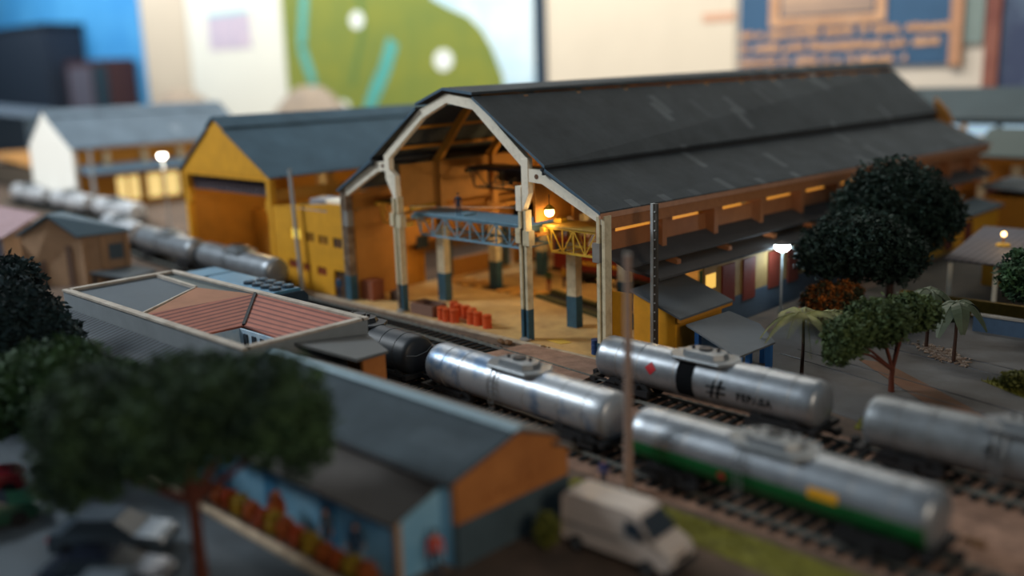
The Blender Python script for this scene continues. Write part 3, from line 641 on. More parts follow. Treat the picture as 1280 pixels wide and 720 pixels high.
# dark red locomotive in the right bay
t = thing('red_locomotive', 'dark red locomotive deep in the hall, seen below the yellow lattice crane', 'locomotive', (0.5, 15.1, .05), rz=0)
MAR = mat('maroon_paint', '#6e1f18', 0.5, var=.25); 
MB().box(-2.6, 5.2, 14.1, 16.1, 1.0, 2.5).build('hood', MAR, t, bevel=.06)
MB().box(-4.4, -2.6, 13.9, 16.3, 1.0, 3.4).build('cab', MAR, t, bevel=.06)
MB().box(-4.1, -2.9, 13.84, 13.92, 2.4, 3.1).build('cab_window', GLASS, t)
MB().box(-4.8, 5.8, 14.0, 16.2, .75, 1.0).build('frame', BLK, t)
for x in (-3.4, -1.9, 2.8, 4.3):
    MB().cyl((x, 14.25, .5), (x, 15.95, .5), .45).build('wheelset', BLK, t)
MB().box(-2.4, 5.0, 14.02, 14.1, 1.6, 1.8).build('side_stripe', YCL, t)
t = thing('green_machine', 'dark green machine in the right bay behind the interior column', 'machine', (9.2, 16, .05))
MB().box(8.2, 10.2, 15.2, 16.8, .05, 2.1).build('body', mat('machine_green', '#1f4a40', .6), t, bevel=.05)
MB().cyl((9.2, 16, 2.1), (9.2, 16, 2.8), .25).build('stack', DKST, t)
MB().box(8.0, 10.4, 15.0, 17.0, .05, .3).build('bed', DKST, t)

# ================================================================== SECOND HALL (yellow gable) AND THIRD (white gable)
def gable_hall(name, label, x0, x1, xa, y0, y1, ze, za, wall_m, roof_m, step, loc, right_wall):
    t = thing(name, label, 'hall', loc)
    xm1, xm2 = lerp(xa, x0, .2), lerp(xa, x1, .2); zm = lerp(za, ze, .2)
    MB().prism([(x0, y0, ze), (x1, y0, ze), (xa, y0, za)], (0, .3, 0)).build('gable', wall_m, t)
    for a, b_ in ((x0 - .35, 0), (x1 + .35, 1)):
        xm = xm1 if b_ == 0 else xm2; zE = ze - .12
        MB().prism([(xa, y0 - .2, za + .3), (xm, y0 - .2, zm + .3), (xm, y0 - .2, zm + .16), (xa, y0 - .2, za + .14)], (0, y1 - y0 + .4, 0)).build('roof_ridge_sheet', roof_m, t)
        MB().prism([(xm, y0 - .2, zm + .12), (a, y0 - .2, zE + .12), (a, y0 - .2, zE - .02), (xm, y0 - .2, zm)], (0, y1 - y0 + .4, 0)).build('roof_sheet', roof_m, t)
    for x, s in ((x0, 1), (x1, -1)):
        c = MB().box(x, x + s * .55, y0, y0 + .5, 0, ze).build('column', wall_m, t)
        MB().prism([(x + s * .5, y0 + .05, ze - 1.4), (x + s * .9, y0 + .05, ze - 2.2), (x + s * .9, y0 + .05, ze - 2.7), (x + s * .5, y0 + .05, ze - 3.3)], (0, .4, 0)).build('crane_bracket', wall_m, c)
    return t
h2 = gable_hall('second_hall', 'yellow-gabled open shed with slate roof left of the large train shed', -36.2, -22.1, -29.9, 0, 60, 8.6, 13.0, YEL, ROOF2, 0, (-29, 0, 0), True)
MB().box(-36.0, -22.3, .05, .25, 8.2, 8.6).build('tie_beam', YEL, h2)
girder(h2, -35.7, -22.7, .6, 8.3, 7.0, 22, mat('roller_curtain_steel', '#4a3f45', .7, var=.3), 'lattice_girder', .3, .14)
MB().box(-35.6, -22.8, .75, .82, 7.05, 8.25).build('curtain', mat('dusty_curtain', '#5d5258', .8, c2='#8a8288', scale=1.2, stretch=(3, 1, .4)), h2)
MB().box(-22.3, -22.05, .5, 59, 6.6, 7.5).build('side_beam', OCH, h2)
MB().box(-22.25, -22.1, .5, 59, 0, 5.2).build('side_wall', ORG, h2)
for y in (5.7, 11.4, 17.1, 22.8, 28.5): MB().box(-22.4, -22.0, y, y + .5, 0, 8.5).build('side_pier', OCH, h2)
MB().box(-36.1, -35.9, .5, 59, 0, 8.4).build('far_side_wall', OCH, h2)
MB().box(-34.5, -27.6, 5.6, 5.9, 0, 4.6).build('inner_wall', OCH, h2)
MB().box(-35.9, -22.3, 59, 59.3, 0, 8.4).build('end_wall', ORG, h2)
lamp_in_hall(-29.5, 3.2, 7.6, 420, 'added fill lamp inside the yellow-gabled shed near its front')  # this lamp and the next are added to brighten the shed interior
lamp_in_hall(-27.5, 16, 6.6, 600, 'added fill lamp deeper inside the yellow-gabled shed')
for x in (-33.0, -26.5): MB().box(x, x + .6, 12, 12.6, 0, 8.3).build('inner_column', CRM, h2)
t = thing('grey_tank', 'pale grey upright tank inside the yellow-gabled shed', 'tank', (-24.9, 4.0, 0))
MB().cyl((-24.9, 4.0, 0), (-24.9, 4.0, 3.6), .9, n=20).build('shell', mat('pale_grey_paint', '#8b8c92', .6), t, smooth=True)
MB().tube([(-24.9, 4.0, 3.6), (-24.9, 4.0, 3.95)], [.9, .2], 20).build('cap', mat('pale_grey_paint', '#8b8c92'), t)
h3 = gable_hall('third_hall', 'white-gabled hall with pale grey roof at far left, brightly lit', -97.5, -83, -91.2, 9, 35, 8.2, 12.8, mat('bright_white_wall', '#f2efe6', .6, var=.05), ROOF3, 0, (-90, 9, 0), True)
MB().box(-97.3, -83.2, 9.02, 9.3, 0, 8.25).build('front_wall', mat('bright_white_wall', '#f2efe6'), h3)
MB().box(-83.3, -83.05, 9.5, 34.5, 5.9, 7.9).build('side_band', OCH, h3)
MB().prism([(-83, 9.6, 5.9), (-80.6, 9.6, 4.9), (-80.6, 9.6, 4.6), (-83, 9.6, 5.5)], (0, 25, 0)).build('pent_roof', mat('pent_blue_grey', '#4d6577', .6), h3)
MB().box(-83.3, -83.0, 9.5, 34.5, 0, 5.0).build('side_wall', OCH, h3)
for i in range(5):
    y = 13 + i * 5.2
    MB().box(-83, -82.5, y, y + .7, 5.2, 7.4).build('side_pier', CRM, h3)
for y in (14.4, 16.1, 18.7, 21.2): MB().box(-83.05, -82.9, y, y + (1.3 if y < 17 else 2.0), .8, 3.95).build('lit_window', glow('far_lit_window_%d' % y, (1.0, .74, .28), .8), h3)

# ================================================================== YELLOW ANNEX between the halls
A = thing('yellow_annex', 'two-storey yellow annex with small windows left of the train shed', 'building', (-17, 0, 0))
ws = [(-21.95, -12.38, 0, 1.55)]
b = MB()
def wall_holes(b, x0, x1, z0, z1, y0, y1, holes):
    xs = sorted({x0, x1} | {h[0] for h in holes} | {h[1] for h in holes}); zs = sorted({z0, z1} | {h[2] for h in holes} | {h[3] for h in holes})
    for i in range(len(xs) - 1):
        for j in range(len(zs) - 1):
            cx, cz = (xs[i] + xs[i + 1]) / 2, (zs[j] + zs[j + 1]) / 2
            if not any(h[0] < cx < h[1] and h[2] < cz < h[3] for h in holes): b.box(xs[i], xs[i + 1], y0, y1, zs[j], zs[j + 1])
up_w = [(-19.6, -18.3, 3.95, 4.75), (-17.6, -16.4, 3.9, 4.6), (-15.9, -14.6, 3.85, 4.5), (-14.0, -12.9, 3.75, 4.5)]
lo_w = [(-20.2, -18.9, 1.55, 2.2), (-18.2, -17.2, 1.5, 2.1), (-16.3, -15.1, 1.4, 2.05)]
dr = [(-14.2, -12.7, 0, 2.0)]
wall_holes(b, -21.95, -12.38, 0, 6.3, 0, .25, up_w + lo_w + dr); b.build('front_wall', YEL, A)
MB().prism([(-21.95, 0, 6.3), (-14.5, 0, 6.5), (-14.5, 0, 6.95), (-21.95, 0, 6.3)][:3], (0, .25, 0)).build('parapet', YEL, A)
MB().box(-14.5, -12.38, 0, .25, 6.3, 7.0).build('parapet', YEL, A)
MB().box(-21.95, -21.75, .25, 7.5, 0, 6.3).build('side_wall', YEL, A)
MB().box(-12.58, -12.38, .25, 7.5, 0, 7.0).build('side_wall', OCH, A)
MB().box(-21.75, -12.58, .25, 7.5, 5.9, 6.1).build('flat_roof', GREY, A)
MB().box(-21.75, -12.35, 7.3, 7.5, 0, 6.3).build('back_wall', YEL, A)
for i, w in enumerate(up_w):
    f = MB().box(w[0], w[1], .1, .16, w[2], w[3]).build('window', [glow('lit_yellow_pane', (1, .72, .1), .55), mat('amber_pane', '#8a611c', .4), mat('amber_pane', '#8a611c', .4), GLASS][i], A)
    MB().box((w[0] + w[1]) / 2 - .04, (w[0] + w[1]) / 2 + .04, .04, .1, w[2], w[3]).build('mullion', OCH, f)
for w in lo_w:
    f = MB().box(w[0], w[1], .1, .16, w[2], w[3]).build('window', mat('red_pane', '#7b2a2a', .4), A)
    MB().box((w[0] + w[1]) / 2 - .03, (w[0] + w[1]) / 2 + .03, .04, .1, w[2], w[3]).build('mullion', OCH, f)
MB().box(-14.2, -12.7, .2, .25, 0, 2.0).build('doorway', mat('doorway_brown', '#4a3016', .8), A)
MB().box(-15.0, -12.5, .3, 3.2, 7.0, 7.25).build('white_slab', WHT, A)
MB().box(-18.4, -15.2, 1.2, 3.0, 6.1, 7.0).build('roof_box', mat('pale_grey_paint', '#8b8c92'), A)
# ================================================================== LEAN-TO, CANOPY AND BUILDINGS ON THE RIGHT
t = thing('lean_to_shed', 'small yellow lean-to shed against the right side of the train shed', 'shed', (14.2, 4.5, 0))
MB().prism([(12.15, 2.0, 3.7), (15.7, 2.0, 2.5), (15.7, 2.0, 2.38), (12.15, 2.0, 3.56)], (0, 5.5, 0)).build('roof', LEAN, t)
MB().prism([(12.2, 2.35, 0), (15.1, 2.35, 0), (15.1, 2.35, 2.6), (12.2, 2.35, 3.5)], (0, .2, 0)).build('front_wall', YEL, t)
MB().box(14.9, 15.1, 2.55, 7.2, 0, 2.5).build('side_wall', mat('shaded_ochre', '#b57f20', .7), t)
MB().box(15.45, 15.68, 2.05, 7.45, 2.2, 2.4).build('fascia', OCH, t)
t = thing('canopy', 'low grey canopy on blue posts beside the yellow lean-to shed', 'canopy', (18.5, 2.5, 0))
MB().prism([(15.85, 2.3, 2.12), (16.1, 6.4, 2.12), (18.7, 5.4, 1.98), (21.0, 3.0, 1.85), (20.9, -.6, 1.85)], (0, 0, -.1)).build('roof', LEAN, t)
PB = mat('bright_blue_paint', '#2f6fb5', .5, var=.15)
for p in ((16.4, 2.7), (16.6, 5.8), (18.9, 3.95), (19.4, 4.6), (20.6, 4.0 - .9), (20.5, .2)): MB().box(p[0] - .14, p[0] + .14, p[1] - .14, p[1] + .14, 0, 1.78).build('post', PB, t)
MB().box(16.2, 16.35, 2.9, 5.6, .2, 1.7).build('blue_panel', mat('blue_white_panel', '#4a86b8', .5, c2='#a9bccb', scale=2), t)
def block(name, label, x0, x1, y0, y1, h, roof, wall, ov=.4, roof_th=.18, slope=.0, loc=None):
    t = thing(name, label, 'building', ((x0 + x1) / 2, (y0 + y1) / 2, 0))
    MB().box(x0, x1, y0, y0 + .2, 0, h).build('front_wall', wall, t); MB().box(x1 - .2, x1, y0 + .2, y1, 0, h).build('side_wall', wall, t)
    MB().box(x0, x0 + .2, y0 + .2, y1, 0, h).build('side_wall', wall, t); MB().box(x0 + .2, x1 - .2, y1 - .2, y1, 0, h).build('back_wall', wall, t)
    MB().prism([(x0 - ov, y0 - ov, h + slope), (x1 + ov, y0 - ov, h), (x1 + ov, y1 + ov, h), (x0 - ov, y1 + ov, h + slope)], (0, 0, roof_th)).build('roof', roof, t)
    return t
t = block('yellow_outbuilding', 'yellow outbuilding with dark red doors and a grey roof behind the round trees', 13.9, 15.6, 34, 54, 2.5, ROOF4, YEL, slope=.5)
for y in (41.0, 45.5): MB().box(15.6, 15.68, y, y + 1.7, .2, 2.1).build('door', DOORR, t)
t = block('ochre_outbuilding', 'low ochre outbuilding with dark roof at the far right end of the train shed', 13.2, 24, 57, 66, 3.0, ROOF, OCH, slope=.8)
MB().box(18, 21, 56.9, 57.0, .2, 2.4).build('door', DARK, t)
t = thing('corrugated_shelter', 'open shelter with corrugated grey-lilac roof and white posts at the right edge', 'shelter', (25, 29, 0))
MB().prism([(21.2, 25.6, 2.6), (31, 25.2, 2.6), (31, 36, 3.4), (20.3, 36, 3.4)], (0, 0, .12)).build('roof', CORR2, t)
for p in ((21.5, 26.1), (24.5, 26.0), (27.6, 25.9), (30.6, 25.8), (20.8, 35.4), (30.6, 35.4)): MB().box(p[0] - .12, p[0] + .12, p[1] - .12, p[1] + .12, 0, 2.6).build('post', WHT, t)
MB().box(21.0, 31, 35.6, 35.8, 0, 3.2).build('back_wall', SLATE, t)
MB().box(22.0, 23.2, 31.0, 31.8, 0, 2.2).build('yellow_cupboard', YEL, t)
t = thing('grey_roofed_store', 'long wide grey-roofed building with pale blue windows far right behind the hall', 'building', (9, 88, 0))
MB().prism([(-8, 84, 8.5), (32, 84, 8.5), (32, 92, 12.0), (-8, 92, 12.0)], (0, 0, .3)).build('roof', mat('grey_blue_sheet', '#39464b', .7, var=.2, scale=.3), t)
MB().box(-7, 31, 84.6, 85.0, 0, 6.6).build('front_wall', YEL, t)
MB().box(-7, 31, 84.6, 85.0, 8.0, 8.6).build('lintel', SLATE, t)
MB().box(-7, 31, 91.6, 92, 0, 11.9).build('back_wall', YEL, t)
for i in range(9): 
    MB().box(-6.6 + i * 4.1, -3.2 + i * 4.1, 84.7, 84.9, 6.6, 8.0).build('window', glow('lit_blue_window', (.45, .66, .82), .5) if 'lit_blue_window' not in MATS else MATS['lit_blue_window'], t)
    MB().box(-3.2 + i * 4.1, -2.5 + i * 4.1, 84.6, 85.0, 6.6, 8.0).build('pier', YEL if i % 2 else SLATE, t)
t = thing('cream_portico', 'cream building with square pillars under a grey-green roof at the right edge', 'building', (12, 72, 0))
MB().prism([(7.2, 69.6, 5.4), (24, 69.6, 5.4), (24, 76, 8.0), (7.2, 76, 8.0)], (0, 0, .25)).build('roof', mat('grey_green_sheet', '#4a5655', .7, var=.2), t)
for x in (8.0, 11.6, 15.2, 18.8, 22.4): MB().box(x, x + 1.0, 70, 70.9, 0, 5.4).build('pillar', CRM, t)
MB().box(7.4, 24, 73, 73.3, 0, 6.6).build('back_wall', OCH, t)
MB().box(7.4, 24, 69.9, 70.9, 4.7, 5.4).build('beam', OCH, t)
MB().box(7.4, 24, 72.2, 72.5, 0, 1.8).build('counter', DOORR, t)
t = thing('low_blue_wall', 'low blue-grey wall at the right edge beyond the yard road', 'wall', (30, 18, 0))
MB().box(25.9, 40, 18.0, 18.3, 0, 1.0).build('body', mat('blue_grey_wall', '#3a5068', .7, var=.2), t)
MB().box(25.8, 40.1, 17.92, 18.38, 1.0, 1.1).build('coping', GREY, t)
t = thing('yellow_bench_wall', 'dim yellow wall and hedge-lined verge behind the low blue wall', 'wall', (27, 21.5, 0))
MB().box(20, 38, 21.4, 21.7, 0, 1.1).build('body', mat('dim_yellow_wall', '#8a6a22', .8, var=.3), t)

# ================================================================== STATION BUILDINGS IN THE FOREGROUND
S = thing('station_building', 'long grey-roofed station building with orange gable in the foreground', 'building', (15, -19.4, 0))
Xe = 23.3
gp = [(-22.1, 0), (-22.1, 3.2), (-19.1, 4.0), (-17.2, 3.28), (-17.2, 2.95), (-16.45, 2.6), (-16.45, 0)]
up_ = [(-22.1, 1.6), (-22.1, 3.2), (-19.1, 4.0), (-17.2, 3.28), (-16.45, 2.6), (-16.45, 1.55)]
MB().prism([(Xe - .25, y, z) for y, z in up_], (.25, 0, 0)).build('gable', mat('station_orange', '#b07038', .75, c2='#955a2a', scale=.6), S)
MB().prism([(Xe - .25, -22.1, 0), (Xe - .25, -16.45, 0), (Xe - .25, -16.45, 1.55), (Xe - .25, -22.1, 1.6)], (.28, 0, 0)).build('dado', SLATE, S)
MB().box(7.72, Xe - .25, -22.1, -21.9, 0, 3.2).build('side_wall', LBLUE, S); MB().box(7.72, Xe - .25, -16.65, -16.45, 0, 2.7).build('side_wall', OCH, S)
def slope(name, y0, z0, y1, z1, x0, x1, m, th=.14, parent=S):
    return MB().prism([(x0, y0, z0), (x0, y1, z1), (x0, y1, z1 - th), (x0, y0, z0 - th)], (x1 - x0, 0, 0)).build(name, m, parent)
slope('roof', -19.1, 4.18, -22.45, 3.28, 7.72, Xe + .15, ROOF4)
slope('roof', -19.1, 4.18, -17.1, 3.42, 7.72, Xe + .15, mat('station_roof_brown', '#5d5650', .75, var=.2, scale=.5))
slope('roof', -17.3, 3.12, -16.15, 2.62, 7.72, Xe + .15, mat('station_roof_brown', '#5d5650'))
MB().prism([(7.72, -19.45, 4.15), (7.72, -19.1, 4.27), (7.72, -18.75, 4.15)], (Xe + .2 - 7.72, 0, 0)).build('ridge_cap', mat('ridge_pale_blue', '#7d95a0', .6), S)
MB().beam((7.72, -22.5, 3.16), (Xe + .1, -22.5, 3.16), .14).build('gutter', DKST, S)
# faded, unreadable station lettering on the gable
LET = mat('faded_brown_lettering', '#8a4e22', .8)
rs = random.Random(5)
for i in range(7):
    y = -20.9 + i * .38; b = MB(); z = 1.95
    for k in range(3):
        a = (Xe + .005, y + rs.uniform(0, .22), z + rs.uniform(0, .3)); c = (Xe + .005, y + rs.uniform(0, .22), z + rs.uniform(0, .3))
        if (Vector(a) - Vector(c)).length > .06: b.beam(a, c, .012, .06, up=(1, 0, 0))
    b.build('faded_letter', LET, S)
# lower front range with the light blue wall
slope('lower_roof', -22.1, 3.1, -24.45, 2.3, 9.0, 22.8, mat('lower_roof_brown', '#46423f', .8, var=.2, scale=.5), .12)
MB().box(9.2, 22.4, -23.95, -23.8, 0, 2.35).build('blue_wall', LBLUE, S)
MB().prism([(22.35, -23.95, 0), (22.35, -22.1, 0), (22.35, -22.1, 2.95), (22.35, -23.95, 2.35)], (.15, 0, 0)).build('blue_end_wall', LBLUE, S)
MB().box(22.36, 22.56, -24.05, -23.85, 0, 2.3).build('corner_post', BEIGE, S)
for x in (11.0, 14.5, 18.2): MB().box(x, x + .9, -23.99, -23.94, 0.05, 2.1).build('door', mat('blue_door', '#3f7ea4', .5), S)
MB().cyl((20.3, -24.02, 2.0), (20.3, -23.95, 2.0), .24, n=14).build('wall_clock', DKST, S)
# cross wing between the station and the courtyard building
W = thing('cross_wing', 'small grey-roofed wing with orange end between courtyard and long station roof', 'building', (9, -15.3, 0))
MB().prism([(7.7, -13.6, 3.55), (10.6, -14.6, 3.45), (11.1, -16.8, 3.65), (7.7, -17.8, 4.05)], (0, 0, .14)).build('roof', mat('wing_roof', '#5c5f60', .75, var=.15, scale=.5), W)
MB().box(10.4, 10.6, -16.1, -14.8, 0, 3.45).build('end_wall', mat('station_orange', '#c0702a'), W)
MB().box(7.7, 10.4, -14.9, -14.7, 0, 3.45).build('side_wall', ORG, W)
# courtyard building
Cb = thing('courtyard_building', 'flat-roofed courtyard building with sloping clay tile roofs inside a pale parapet', 'building', (-2.4, -16.8, 0))
PAR = mat('parapet_cream', '#b5aca0', .75, c2='#93887b', scale=1)
WG = mat('grey_render', '#7f868a', .8, var=.15, scale=.7)
for nm, q in (('parapet', (-12.4, 7.6, -20.45, -20.15)), ('parapet', (-12.4, 7.6, -13.75, -13.45)), ('parapet', (-12.4, -12.1, -20.15, -13.75)), ('parapet', (7.3, 7.6, -20.15, -13.75))):
    w = MB().box(q[0], q[1], q[2], q[3], 0, 4.4).build('wall', WG, Cb); MB().box(q[0] - .05, q[1] + .05, q[2] - .05, q[3] + .05, 4.4, 4.52).build('coping', PAR, w)
MB().prism([(-12.1, -20.15, 4.2), (-3.0, -20.15, 4.2), (-6.8, -15.05, 4.2), (-12.1, -14.8, 4.2)], (0, 0, .1)).build('flat_roof', mat('flat_roof_slate', '#4a545c', .7, var=.12, scale=.4), Cb)
MB().prism([(-12.1, -14.6, 4.2), (-6.8, -14.9, 4.2), (-2.2, -13.75, 4.2), (-12.1, -13.75, 4.2)], (0, 0, .08)).build('flat_roof', mat('flat_roof_green', '#565e5c', .7, var=.15, scale=.4), Cb)
MB().beam((-12.1, -14.75, 4.38), (-6.8, -15.0, 4.38), .22, .2).build('divider', PAR, Cb)
MB().beam((-6.8, -15.0, 4.36), (-3.0, -20.2, 4.36), .12, .16).build('divider', PAR, Cb)
MB().prism([(-6.7, -15.0, 4.32), (-2.2, -13.75, 4.3), (-2.7, -20.15, 4.3)], (0, 0, .08)).build('plain_tile_roof', mat('plain_clay', '#9b6b50', .8, var=.2, scale=.7), Cb)
MB().prism([(-2.7, -20.15, 4.42), (-2.2, -13.75, 4.42), (.4, -16.2, 3.5), (.3, -18.5, 3.5)], (0, 0, -.1)).build('tile_roof', TILE_X, Cb)
MB().prism([(-2.2, -13.75, 4.42), (7.3, -13.75, 4.42), (4.1, -16.4, 3.5), (.4, -16.2, 3.5)], (0, 0, -.1)).build('tile_roof', TILE_Y, Cb)
MB().prism([(-2.7, -20.15, 4.4), (.3, -18.5, 3.5), (4.1, -18.6, 3.5), (7.3, -20.15, 4.4)], (0, 0, -.1)).build('tile_roof', mat('plain_clay_pale', '#a2786a', .8, var=.2, scale=.7), Cb)
MB().beam((-2.2, -13.8, 4.47), (.4, -16.2, 3.54), .16, .1).build('valley', DKST, Cb)
IB = mat('patio_blue', '#86a9c4', .6, c2='#b9cbd6', scale=1)
MB().box(.3, .42, -18.4, -16.35, 0, 3.4).build('patio_wall', IB, Cb); MB().box(.42, 4.1, -16.5, -16.38, 0, 3.4).build('patio_wall', IB, Cb)
for x in (.9, 1.7, 2.5, 3.3): MB().box(x, x + .35, -16.56, -16.5, 2.2, 3.2).build('patio_window', GLASS, Cb)
MB().box(-1, 7.3, -20, -14, 0, .05).build('patio_floor', GREY, Cb)
# corrugated shed in front of the courtyard
K = thing('corrugated_shed', 'low shed with dark corrugated roof in front of the courtyard building', 'shed', (-5, -22, 0))
MB().prism([(-12.3, -20.5, 3.35), (5.6, -20.5, 3.35), (5.6, -23.6, 2.6), (-12.3, -23.6, 2.6)], (0, 0, .1)).build('roof', CORR, K)
MB().box(-12, 5.3, -23.4, -23.2, 0, 2.6).build('front_wall', WG, K); MB().box(5.1, 5.3, -23.2, -20.6, 0, 2.7).build('side_wall', WG, K)
MB().box(-12, -11.8, -23.2, -20.6, 0, 2.7).build('side_wall', WG, K)
# beige house at far left, pink tiled house behind it
Bh = thing('beige_house', 'beige house with blue-grey roof at left beyond the courtyard building', 'house', (-35.5, -10.2, 0))
g0, g1, g2 = Vector((-38.6, -13.6, 0)), Vector((-34.0, -10.6, 0)), Vector((-33.3, -6.9, 0))   # gable corner, near corner, far corner
gm = (g0 + g1) / 2
MB().prism([g0, g1, g1 + Vector((0, 0, 4.1)), Vector((-35.6, -12.1, 5.7)), g0 + Vector((0, 0, 4.1))], (-.12, .18, 0)).build('gable', BEIGE, Bh)
MB().prism([g1, g2, g2 + Vector((0, 0, 4.1)), g1 + Vector((0, 0, 4.1))], (-.2, .04, 0)).build('side_wall', BEIGE, Bh)
MB().prism([Vector((-35.5, -12.5, 5.95)), Vector((-36.5, -10.8, 5.95)), g2 + Vector((.3, .3, 4.15)), g1 + Vector((.3, -.4, 4.15))], (0, 0, .15)).build('roof', mat('blue_grey_sheet', '#4e6472', .6, var=.1), Bh)
MB().prism([Vector((-35.5, -12.5, 5.95)), Vector((-36.5, -10.8, 5.95)), Vector((-39.0, -12.0, 4.15)), g0 + Vector((-.3, -.3, 4.15))], (0, 0, .15)).build('roof', mat('blue_grey_sheet', '#4e6472'), Bh)
MB().prism([g0 + (g1 - g0) * .22 + Vector((.02, -.03, 0)), g0 + (g1 - g0) * .38 + Vector((.02, -.03, 0)), g0 + (g1 - g0) * .38 + Vector((.02, -.03, 3.2)), g0 + (g1 - g0) * .22 + Vector((.02, -.03, 3.2))], (.03, -.05, 0)).build('tall_door', mat('brown_door', '#6a5244', .7), Bh)
MB().prism([g0 + (g1 - g0) * .74 + Vector((.02, -.03, 0)), g0 + (g1 - g0) * .84 + Vector((.02, -.03, 0)), g0 + (g1 - g0) * .84 + Vector((.02, -.03, 3.4)), g0 + (g1 - g0) * .74 + Vector((.02, -.03, 3.4))], (.03, -.05, 0)).build('tall_door', mat('brown_door', '#6a5244'), Bh)
for f in (.03, .42, .93): MB().beam(g1.lerp(g2, f) + Vector((.06, 0, 0)), g1.lerp(g2, f) + Vector((.06, 0, 4.0)), .3).build('pilaster', BEIGE, Bh)
MB().prism([g1.lerp(g2, .55) + Vector((.02, 0, 2.0)), g1.lerp(g2, .85) + Vector((.02, 0, 2.0)), g1.lerp(g2, .85) + Vector((.02, 0, 3.3)), g1.lerp(g2, .55) + Vector((.02, 0, 3.3))], (.06, 0, 0)).build('window', mat('blue_grey_window', '#4a5a64', .4), Bh)
t = thing('flat_canopy', 'flat dark canopy at the foot of the beige house', 'canopy', (-31.5, -8, 0))
MB().prism([(-33.1, -10.6, 1.2), (-29.0, -9.4, 1.0), (-30.2, -6.2, 1.0), (-33.0, -6.8, 1.2)], (0, 0, .12)).build('roof', mat('dark_slate_roof', '#3b444a', .7), t)
for p in ((-29.4, -9.2), (-30.4, -6.5), (-32.8, -10.3), (-32.8, -7)): MB().box(p[0] - .08, p[0] + .08, p[1] - .08, p[1] + .08, 0, 1.05).build('post', DKST, t)
Pk = thing('pink_roofed_house', 'house with a faded pink tile roof at the left edge', 'house', (-45, -14.5, 0))
MB().prism([(-58, -10.5, 5.1), (-43.6, -10.0, 5.1), (-38.2, -15.1, 4.2), (-44, -20, 4.2)], (0, 0, .15)).build('roof', PINK, Pk)
MB().prism([(-39, -15, 0), (-45, -19.6, 0), (-45, -19.6, 4.1), (-39, -15, 4.1)], (-.2, .2, 0)).build('front_wall', mat('lilac_wall', '#7d7f90', .7), Pk)
MB().prism([(-44.5, -10.5, 0), (-39, -15, 0), (-39, -15, 4.1), (-44.5, -10.5, 4.6)], (-.2, .1, 0)).build('side_wall', BEIGE, Pk)
# ================================================================== TRACKS
def cr(pts, n):
    """Catmull-Rom through (x, y) points, n samples a segment"""
    P = [pts[0]] + pts + [pts[-1]]; out = []
    for i in range(1, len(P) - 2):
        for k in range(n):
            t = k / n; q = []
            for c in (0, 1):
                a, b_, d, e = P[i - 1][c], P[i][c], P[i + 1][c], P[i + 2][c]
                q.append(.5 * (2 * b_ + (d - a) * t + (2 * a - 5 * b_ + 4 * d - e) * t * t + (3 * b_ - a - 3 * d + e) * t ** 3))
            out.append(Vector((q[0], q[1], 0)))
    out.append(Vector((pts[-1][0], pts[-1][1], 0))); return out
def track(label, pts, vis, sleepers=True, z=.03, group=None, railm=None):
    path = cr(pts, 12); t = thing('railway_track', label, 'track', (path[0].x, path[0].y, 0), group)
    for s in (-1, 1):
        rings = []
        for i, p in enumerate(path):
            d = (path[min(i + 1, len(path) - 1)] - path[max(i - 1, 0)]).normalized(); nrm = Vector((-d.y, d.x, 0)); c = p + nrm * s * .72
            zr = z + (.1 if sleepers else 0); h = .15 if sleepers else .03
            rings.append([c + nrm * a + Vector((0, 0, zr + b_)) for a, b_ in ((-.06, 0), (.06, 0), (.045, h), (-.045, h))])
        MB().loft(rings).build('rail', railm or RAIL, t)
    if not sleepers: return t
    acc = 0; last = path[0]; sl = []
    for a, b_ in zip(path[:-1], path[1:]):
        L_ = (b_ - a).length; d = (b_ - a).normalized(); s = -acc
        while s + .62 <= L_: s += .62; sl.append((a + d * s, d))
        acc = L_ - s
    rest = MB(); first = None; cnt = 0
    sl.sort(key=lambda q: not (vis[0] <= q[0].x <= vis[1]))
    for p, d in sl:
        a = p + Vector((-d.y, d.x, 0)) * 1.2; c = p - Vector((-d.y, d.x, 0)) * 1.2
        if vis[0] <= p.x <= vis[1] and cnt < 95:
            cnt += 1
            if first is None:
                first = MB().box(-.13, .13, -1.2, 1.2, 0, .1).build('sleeper', SLP); first.location = (0, 0, 0); o = first
            else: o = first.copy(); col.objects.link(o)
            o.parent = t; o.location = p - t.location + Vector((0, 0, z)); o.rotation_euler.z = math.atan2(d.y, d.x)
        else: rest.beam(a + Vector((0, 0, z + .05)), c + Vector((0, 0, z + .05)), .26, .1)
    o = rest.build('sleepers', SLP, t); o['kind'] = 'stuff'
    return t
TA = [(46, -4.9), (30, -4.75), (16, -4.5), (8, -3.8), (0, -3.1), (-18, -2.7), (-30, -1.9), (-42, -1.0), (-57, 1.6), (-70, 4.6)]
TBp = [(46, -12.4), (30, -11.9), (16, -11.0), (4, -10.4), (-14, -10.0), (-30, -9.4)]
track('railway track under the red-diamond tank wagon, running close along the hall front', TA, (4, 46))
track('railway track under the black and green-banded tank wagons, nearer the station', TBp, (-4, 46))
track('railway track ending short of the hall between the two main tracks', [(3.9, -5.7), (-4, -5.6), (-16, -5.4)], (-10, 5), group=None)
track('railway track in front of the white-gabled hall', [(-52, 6.4), (-70, 7.05), (-104, 7.35)], (-60, -52), sleepers=True)
DR = mat('dull_street_rail', '#2f3033', .5, .4)
for i, (a, b_) in enumerate((((19.5, 7.4), (47, .6)), ((22.5, 12.4), (47, 7.2)))):
    track(('tram-like rails set flush in the yard road nearer the wagons', 'tram-like rails set flush in the yard road farther from the wagons')[i], [a, ((a[0] + b_[0]) / 2, (a[1] + b_[1]) / 2), b_], (0, 0), sleepers=False, z=.025, railm=DR)

